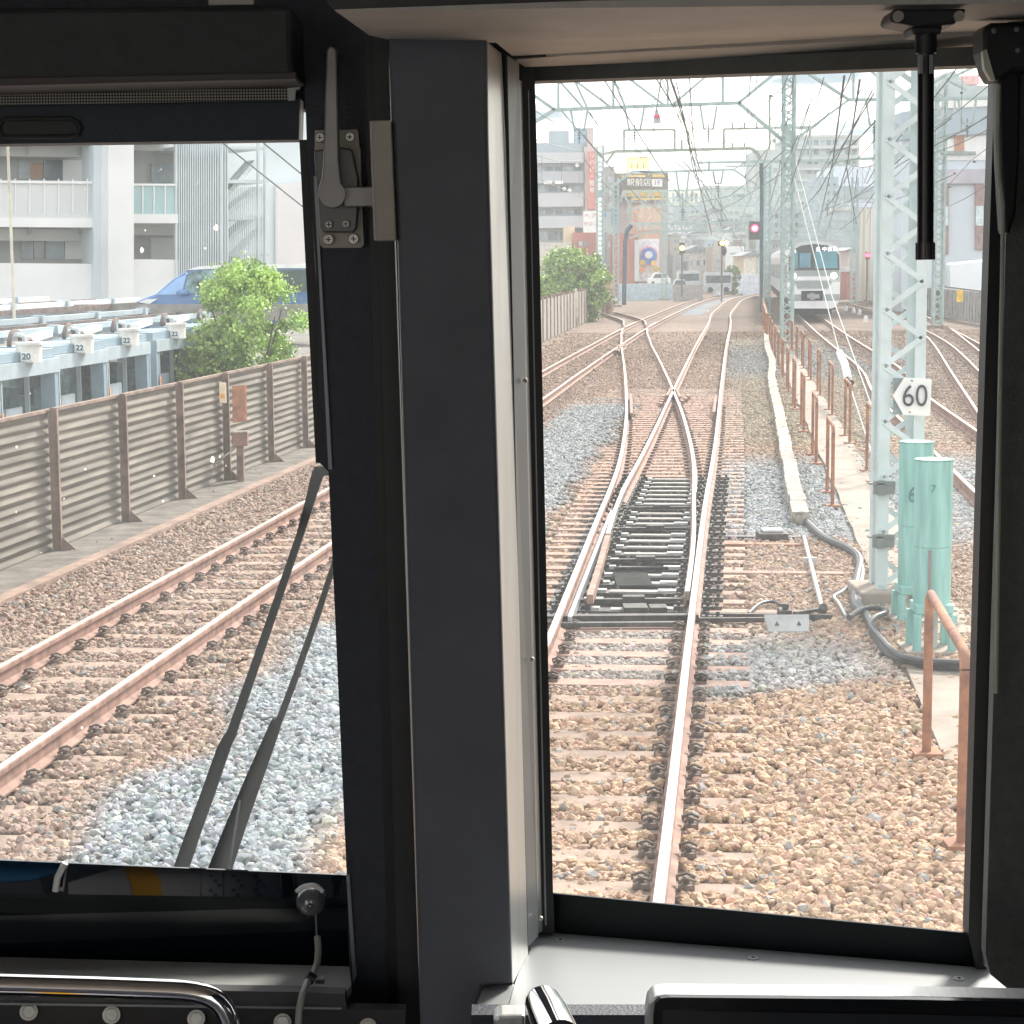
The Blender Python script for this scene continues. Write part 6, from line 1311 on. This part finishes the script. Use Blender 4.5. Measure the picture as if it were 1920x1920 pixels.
slab('latch_block_side', [(693, 228), (697, 226), (705, 452), (701, 449)], 2.152, .03, M_hand)
for x, y, r in ((600, 258, 9), (656, 257, 9), (616, 449, 10), (663, 448, 10), (617, 421, 7), (649, 420, 7)):
    c_ = P(x, y, 2.300 if r == 7 else 2.312); MB().cyl(c_, c_-Vector((0, .003, 0)), r*2.31/F, 18).build('latch_screw', M_zinc, cab, bevel=.0008)
    MB().box(c_.x-.0006, c_.y-.0036, c_.z-.003, c_.x+.0006, c_.y-.0028, c_.z+.003).box(c_.x-.003, c_.y-.0037, c_.z-.0006, c_.x+.003, c_.y-.0029, c_.z+.0006).build('screw_slot', M_blk, cab)

# roller blind box over the left window with its perforated screen edge
rb_ = thing('roller_blind', P(270, 100, 2.25), 'dark roller blind housing above the left window with a mesh screen strip', 'roller blind')
slab('housing', [(-700, 22), (545, 10), (548, 120), (556, 145), (-700, 178)], 2.20, .12, mat('blind_housing', (.036, .038, .040), .55, 0, .1, 40, .2, 300), rb_, bevel=.006)
slab('housing_lip', [(-700, 158), (555, 134), (557, 148), (-700, 178)], 2.195, .02, mat('lip_brown', (.075, .065, .062), .55), rb_, bevel=.002)
slab('shadow_gap', [(-700, 170), (560, 148), (560, 170), (-700, 190)], 2.345, .01, M_blk, rb_)
me_ = bpy.data.materials.new('mesh_screen'); me_.use_nodes = True; nt = me_.node_tree; b_ = nt.nodes['Principled BSDF']
tcm = N('ShaderNodeTexCoord', nt); mpm = N('ShaderNodeMapping', nt); mpm.inputs['Rotation'].default_value = (0, R(45), 0); mpm.inputs['Scale'].default_value = (1, 0, 1)
ck = N('ShaderNodeTexChecker', nt); ck.inputs['Scale'].default_value = 420; ck.inputs['Color1'].default_value = (.50, .46, .37, 1); ck.inputs['Color2'].default_value = (.03, .03, .03, 1)
nt.links.new(tcm.outputs['Object'], mpm.inputs[0]); nt.links.new(mpm.outputs[0], ck.inputs[0]); nt.links.new(ck.outputs[0], b_.inputs['Base Color']); b_.inputs['Roughness'].default_value = .6
slab('mesh_screen', [(-700, 182), (540, 164), (540, 188), (-700, 208)], 2.335, .003, me_, rb_)
slab('end_tab', [(539, 165), (562, 163), (562, 167), (554, 168), (553, 188), (541, 189)], 2.33, .006, M_white, rb_)
tag(slab('ceiling_label', [(391, -6), (475, -6), (475, 8), (391, 9)], 2.19, .004, M_beige, False), 'small beige tab at the top edge above the blind housing', 'tab')

# hanging rod from the header
hr = thing('hanging_rod', P(1740, 60, 1.86), 'black rod hanging from a dark bracket over the right window', 'hanging rod')
Yr = 1.845; M_brk = mat('bracket_dark', (.03, .032, .034), .45, .2, .1, 20)
slab('bracket', [(1676, 17), (1812, 16), (1808, 30), (1793, 33), (1793, 45), (1765, 48), (1715, 50), (1692, 45), (1672, 42), (1668, 34)], Yr, .05, M_brk, hr, bevel=.003)
slab('bracket_step', [(1708, 50), (1768, 48), (1764, 64), (1714, 66)], Yr+.005, .04, M_brk, hr, bevel=.002)
for x in (1685, 1799): c_ = P(x, 30, Yr-.004); MB().cyl(c_, c_+Vector((0, .01, 0)), .005, 10).build('bracket_screw', M_beige, hr)
MB().cyl(P(1736, 62, Yr+.015), P(1736, 100, Yr+.015), .0100, 20).build('rod_neck', M_brk, hr, smooth=True)
MB().cyl(P(1736, 98, Yr+.015), P(1735, 460, Yr+.015), .0076, 24).build('rod', mat('rod_black', (.025, .024, .026), .3, 0, .05, 10), hr, smooth=True)
mb = MB(); a = P(1735, 455, Yr+.015); b2 = P(1735, 487, Yr+.015); mb.cyl(a, b2, .0086, 24)
for k in range(14): t = k/14*2*math.pi; off = Vector((math.cos(t), math.sin(t), 0))*.0086; mb.bar(a+off, b2+off, .0012, .0012)
mb.build('knurled_cap', mat('cap_grey', (.10, .09, .09), .35, .5), hr)
for s_ in (-1, 1): MB().bar(P(1736+s_*10, 103, Yr-.002), P(1736+s_*10, 138, Yr-.002), .004, .003).build('clip', M_alud, hr)
# camera box and arm at the right post
ra = thing('mounting_arm', P(1885, 100, 2.0), 'black mounting arm with a pale cable fixed to the right post', 'mounting arm')
slab('mount', [(1843, 52), (1860, 42), (2100, 40), (2100, 150), (1905, 132), (1868, 154), (1855, 132), (1845, 95)], 1.98, .05, M_brk, ra, bevel=.004)
slab('arm', [(1872, 130), (1915, 130), (1912, 300), (1905, 400), (1892, 442), (1884, 436), (1876, 300)], 2.0, .03, M_blk, ra, bevel=.003)
MB().tube([P(1872, 158, 1.985), P(1870, 260, 1.985), P(1873, 330, 1.985), P(1880, 385, 1.985), P(1880, 440, 1.985), P(1876, 700, 2.03), P(1868, 1300, 2.03)], .0022, 8).build('cable', mat('cable_pale', (.50, .52, .42), .5), ra, smooth=True)
MB().prism([P(1843, 96, 1.975), P(1850, 92, 1.975), P(1866, 150, 1.975), P(1858, 150, 1.975), P(1846, 128, 1.975)], (0, .01, 0)).build('clear_edge', mat('pale_plastic', (.7, .72, .6), .3), ra)
for x, y in ((1864, 58), (1906, 55), (1908, 95)): c_ = P(x, y, 1.978); MB().ball(c_, .003, 8).build('screw', M_zinc, ra)

# dome camera with cable
dc = thing('dome_camera', P(584, 1688, 2.27), 'small silver dome camera on a cable below the left window', 'camera')
c_ = P(583, 1690, 2.28); rr = 29/F*2.28
MB().ball(c_, rr, 28).build('housing', mat('dome_grey', (.22, .22, .23), .22, .5, .03, 5), dc, smooth=True)
h = c_+Vector((.0, -.004, .004))
MB().tube([h+Vector((math.sin(R(a))*rr*1.06, -.006, math.cos(R(a))*rr*1.06)) for a in range(-55, 56, 10)], .0028, 8).build('hood_band', M_white, dc, smooth=True)
MB().cyl(c_+Vector((0, .01, rr*.1)), c_+Vector((.001, .018, rr*.2)), rr*.85, 20).build('mount', mat('mount_grey_green', (.12, .14, .13), .4), dc, smooth=True)
l_ = P(582, 1697, 2.265); MB().cyl(l_, l_-Vector((0, .004, 0)), .0033, 16).build('lens_ring', M_blk, dc); MB().cyl(l_-Vector((0, .004, 0)), l_-Vector((0, .0045, 0)), .0016, 12).build('lens', M_alud, dc)
MB().tube([P(592, 1715, 2.27), P(593, 1735, 2.26), P(594, 1760, 2.25)], .0011, 6).build('thin_lead', M_alud, dc)
MB().tube([P(x, y, Y_) for x, y, Y_ in ((595, 1756, 2.25), (597, 1780, 2.24), (595, 1805, 2.23), (587, 1826, 2.2), (576, 1842, 2.16), (567, 1865, 2.13), (561, 1895, 2.12), (558, 1940, 2.12))], .0040, 12).build('cable', mat('grey_cable', (.34, .34, .31), .5), dc, smooth=True)
cl = P(582, 1836, 2.165); MB().cyl(P(576, 1829, 2.17), P(590, 1838, 2.17), .0062, 12).box(cl.x+.006, cl.y-.004, cl.z-.004, cl.x+.016, cl.y+.01, cl.z+.001).build('cable_clamp', M_blk, dc)
# chrome handrail
hl = thing('chrome_handrail', P(200, 1855, 2.1), 'polished chrome handrail along the bottom left below the window', 'handrail')
pts = [(-600, 1835), (0, 1846), (180, 1851), (320, 1856), (345, 1857.5), (365, 1860), (382, 1864), (397, 1870), (410, 1879), (420, 1891), (427, 1905), (432, 1922), (435, 1945), (438, 2000)]
MB().tube([P(x, y, 2.08) for x, y in pts], .0118, 20).build('tube', M_chrome, hl, smooth=True)
# monitor and lever at the lower right
mo = thing('monitor', P(1560, 1900, 1.75), 'top edge of a dark monitor with a silver bezel at the bottom right', 'monitor')
q_ = [(1212, 1990), (1213, 1905), (1217, 1880), (1228, 1868), (1250, 1865), (1700, 1869), (2100, 1877), (2100, 1990)]
slab('bezel', q_, 1.75, .03, M_alu, mo, bevel=.002)
slab('screen', [(1224, 1990), (1225, 1905), (1228, 1882), (1238, 1872), (1254, 1870), (1700, 1874), (2100, 1882), (2100, 1990)], 1.744, .01, mat('screen_black', (.012, .013, .015), .12, 0, .05, 5), mo)
slab('display', [(1240, 1990), (1242, 1895), (1700, 1902), (2100, 1912), (2100, 1990)], 1.742, .004, mat('display_grey', (.035, .038, .042), .15, 0, .1, 8), mo)
lv = thing('control_lever', P(1025, 1900, 1.7), 'polished chrome control lever end poking up at the bottom', 'lever')
MB().tube([P(1018, 1880, 1.74), P(1030, 1905, 1.71), P(1050, 1950, 1.66)], [.0165, .0185, .019], 24).ball(P(1018, 1882, 1.74), .0165, 20).build('grip', M_chrome, lv, smooth=True)
tag(slab('desk_part', [(925, 1912), (935, 1904), (985, 1903), (985, 1990), (925, 1990)], 1.8, .03, M_alu, False, bevel=.003), 'pale rounded desk cover left of the chrome lever', 'desk cover')
tag(slab('sill_shadow_panel', [(884, 1903), (2300, 1903), (2300, 2600), (884, 2600)], 2.0, .03, M_door, False), 'dark panel painted as the shade below the pale window sill', 'shade panel')  # dark panel standing in for shade under the sill

# wipers on the outside of the left window
wp = thing('windscreen_wiper', P(600, 880, 2.46), 'black windscreen wiper arm across the left window', 'wiper')
M_wp = mat('wiper_black', (.008, .010, .011), .9, 0, .1, 20, spec=.1)
def taper(pts, Y):
    L_ = [P(x-w_/2, y, Y) for x, y, w_ in pts]; R_ = [P(x+w_/2, y, Y) for x, y, w_ in reversed(pts)]
    mb = MB(); q = L_+R_; mb.prism(q, (0, .014, 0)); return mb
for i in range(1):
    for (pts, nm) in (([(599, 882, 26), (592, 900, 22), (582, 935, 18), (563, 1000, 14), (520, 1125, 15), (470, 1270, 17), (430, 1385, 19)], 'arm'), ([(432, 1378, 24), (420, 1400, 25), (385, 1500, 27), (362, 1562, 28), (328, 1660, 30)], 'arm_base'),
                      ([(630, 1045, 10), (596, 1150, 12), (552, 1275, 13), (518, 1365, 14)], 'blade'), ([(519, 1350, 20), (506, 1385, 26), (478, 1455, 33), (441, 1550, 40), (401, 1660, 48)], 'blade_base')):
        o_ = MB()
        for a, b2 in zip(pts[:-1], pts[1:]):
            o_.prism([P(a[0]-a[2]/2, a[1], 2.46), P(a[0]+a[2]/2, a[1], 2.46), P(b2[0]+b2[2]/2, b2[1], 2.46), P(b2[0]-b2[2]/2, b2[1], 2.46)], (0, .014, 0))
        o_.build(nm, M_wp, wp)
MB().bar(P(590, 884, 2.46), P(640, 880, 2.46), .012, .012).build('arm_head', M_wp, wp)
MB().cyl(P(455, 1170, 2.45), P(455, 1170, 2.45)+Vector((0, .001, 0)), .001, 6).build('bolt_head', M_wp, wp)
MB().bar(P(450, 1500, 2.455), P(426, 1650, 2.455), .0012, .003).build('edge_strip', M_alud, wp)
# notice sheets lying on the desk below the frame: the dark lower glass mirrors them faintly
ns = thing('notice_sheets', (-.52, 2.0, 2.25), 'blue, white and orange notice sheets mirrored in the dark lower left glass', 'notice')
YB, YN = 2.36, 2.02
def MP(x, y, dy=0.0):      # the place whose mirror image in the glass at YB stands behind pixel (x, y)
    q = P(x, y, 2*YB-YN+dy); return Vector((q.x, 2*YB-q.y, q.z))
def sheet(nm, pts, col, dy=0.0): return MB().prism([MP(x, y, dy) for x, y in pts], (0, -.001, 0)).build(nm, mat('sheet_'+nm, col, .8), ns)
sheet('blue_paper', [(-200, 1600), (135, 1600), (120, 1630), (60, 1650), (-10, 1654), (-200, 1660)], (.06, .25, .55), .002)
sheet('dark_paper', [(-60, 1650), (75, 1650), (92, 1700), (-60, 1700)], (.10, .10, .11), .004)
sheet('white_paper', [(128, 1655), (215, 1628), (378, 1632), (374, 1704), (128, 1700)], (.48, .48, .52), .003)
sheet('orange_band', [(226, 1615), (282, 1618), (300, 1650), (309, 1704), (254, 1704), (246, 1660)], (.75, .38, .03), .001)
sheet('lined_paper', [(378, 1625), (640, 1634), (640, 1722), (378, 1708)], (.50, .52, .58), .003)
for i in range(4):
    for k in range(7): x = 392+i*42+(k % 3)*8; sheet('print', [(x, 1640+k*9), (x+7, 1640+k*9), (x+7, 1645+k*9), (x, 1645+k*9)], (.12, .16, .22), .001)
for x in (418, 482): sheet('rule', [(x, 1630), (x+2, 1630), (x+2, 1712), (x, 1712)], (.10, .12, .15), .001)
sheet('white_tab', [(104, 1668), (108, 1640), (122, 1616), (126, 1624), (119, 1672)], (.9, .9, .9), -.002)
tag(MB().tube([P(104, 1671, 2.35), P(108, 1645, 2.35), P(122, 1618, 2.35)], .0042, 8).build('reflection_tick', M_white, False or None, loc=P(108, 1645, 2.35), smooth=True), 'small white curved tube painted as a reflection at the lower edge of the left window', 'reflection_tick')  # white tube standing in for a curved reflection in the glass
# dried splashes and dust specks on the glass
M_spot = bpy.data.materials.new('dried_splash'); M_spot.use_nodes = True; nt = M_spot.node_tree; nt.nodes.clear()
_o = N('ShaderNodeOutputMaterial', nt); _t = N('ShaderNodeBsdfTranslucent', nt); _t.inputs[0].default_value = (.9, .9, .86, 1); nt.links.new(_t.outputs[0], _o.inputs[0])
rs = random.Random(9)
def spots(lst, Yf, nm='dirt_specks'):
    mb = MB()
    for (x, y, r) in lst:
        n = 7; pts = []
        for k in range(n): a = k/n*2*math.pi; q = r*rs.uniform(.55, 1.2); pts.append(P(x+math.cos(a)*q*.8, y+math.sin(a)*q, Yf(x)))
        mb.prism(pts, (0, .0006, 0))
    mb.build(nm, M_spot, cab)
spots([(405, 425, 7), (266, 468, 6), (302, 318, 2), (385, 466, 2.5), (460, 472, 3), (154, 1365, 4), (398, 862, 6), (412, 856, 3), (31, 838, 3), (306, 940, 3), (272, 432, 2), (120, 935, 2.5), (160, 880, 3), (289, 892, 2.5), (30, 960, 2.5)]+[(rs.uniform(5, 600), rs.uniform(290, 1580), rs.uniform(.8, 1.8)) for k in range(40)], lambda x: 2.396)
spots([(rs.uniform(1020, 1830), rs.uniform(180, 1650), rs.uniform(.7, 1.6)) for k in range(45)], lambda x: YR(x)+.026)
# ------------------------------------------------------------------ hazy air over the yard
hm = bpy.data.materials.new('hazy_air'); hm.use_nodes = True; nt = hm.node_tree; nt.nodes.clear()
ho = N('ShaderNodeOutputMaterial', nt); hv = N('ShaderNodeVolumePrincipled', nt); hv.inputs['Density'].default_value = .0007; hv.inputs['Color'].default_value = (.93, .97, 1, 1); hv.inputs['Anisotropy'].default_value = .3
nt.links.new(hv.outputs[0], ho.inputs['Volume'])
hz = MB().box(-960, -60, -1.6, 960, 2600, 45).build('haze', hm); tag(hz, 'pale hazy air thickening toward the town', 'haze', kind='stuff')
# ------------------------------------------------------------------ pieces that belong to a part go under it
def nest(kind, pairs):
    for o in [o for o in S.objects if o.parent is None and o.name.split('.')[0] == kind]:
        for a, b_ in pairs:
            ps = [c for c in o.children if c.name.split('.')[0] == b_]
            if not ps: continue
            for c in [c for c in o.children if c.name.split('.')[0] == a]:
                q = min(ps, key=lambda p: (sum((Vector(v) for v in p.bound_box), Vector())/8+p.location-sum((Vector(v) for v in c.bound_box), Vector())/8-c.location).length)
                c.parent = q; c.location = c.location-q.location
nest('commuter_train', [('windscreen', 'black_mask'), ('door_window', 'black_mask'), ('destination_display', 'black_mask'), ('number_display', 'black_mask'), ('headlight', 'lamp_housing'), ('coupler', 'coupler_recess'), ('roof_unit', 'car_body')])
nest('speed_board', [('lettering', 'board'), ('screws', 'board')]); nest('green_cylinder', [('lettering', 'hood')])
nest('parking_machine', [('lettering', 'number_plate'), ('guide_rail', 'column'), ('bracket', 'sensor_drum')]); nest('signal', [('lamp_core', 'lamp'), ('lamp', 'backboard'), ('hood', 'backboard')])
nest('building', [('window', 'wall'), ('band', 'wall'), ('satellite_dish', 'wall'), ('awning', 'wall')]); nest('apartment_building', [('window', 'wall'), ('screen', 'wall'), ('partition', 'wall'), ('door', 'wall')])
nest('train_cab', [('screw_slot', 'latch_screw'), ('latch_block_side', 'latch_block'), ('grip_slot', 'grip_rim')])
nest('hanging_rod', [('bracket_screw', 'bracket'), ('knurled_cap', 'rod')]); nest('parked_car', [('headlight', 'body'), ('wing_mirror', 'body')]); nest('factory_building', [('brown_strip', 'wall'), ('pale_window', 'wall'), ('brown_panel', 'wall')])
nest('salon_sign', [('lettering', 'board')]); nest('billboard', [('lettering', 'board'), ('band', 'board')]); nest('vertical_sign', [('lettering', 'board')]); nest('rusty_hoop', [('foot', 'leg')])
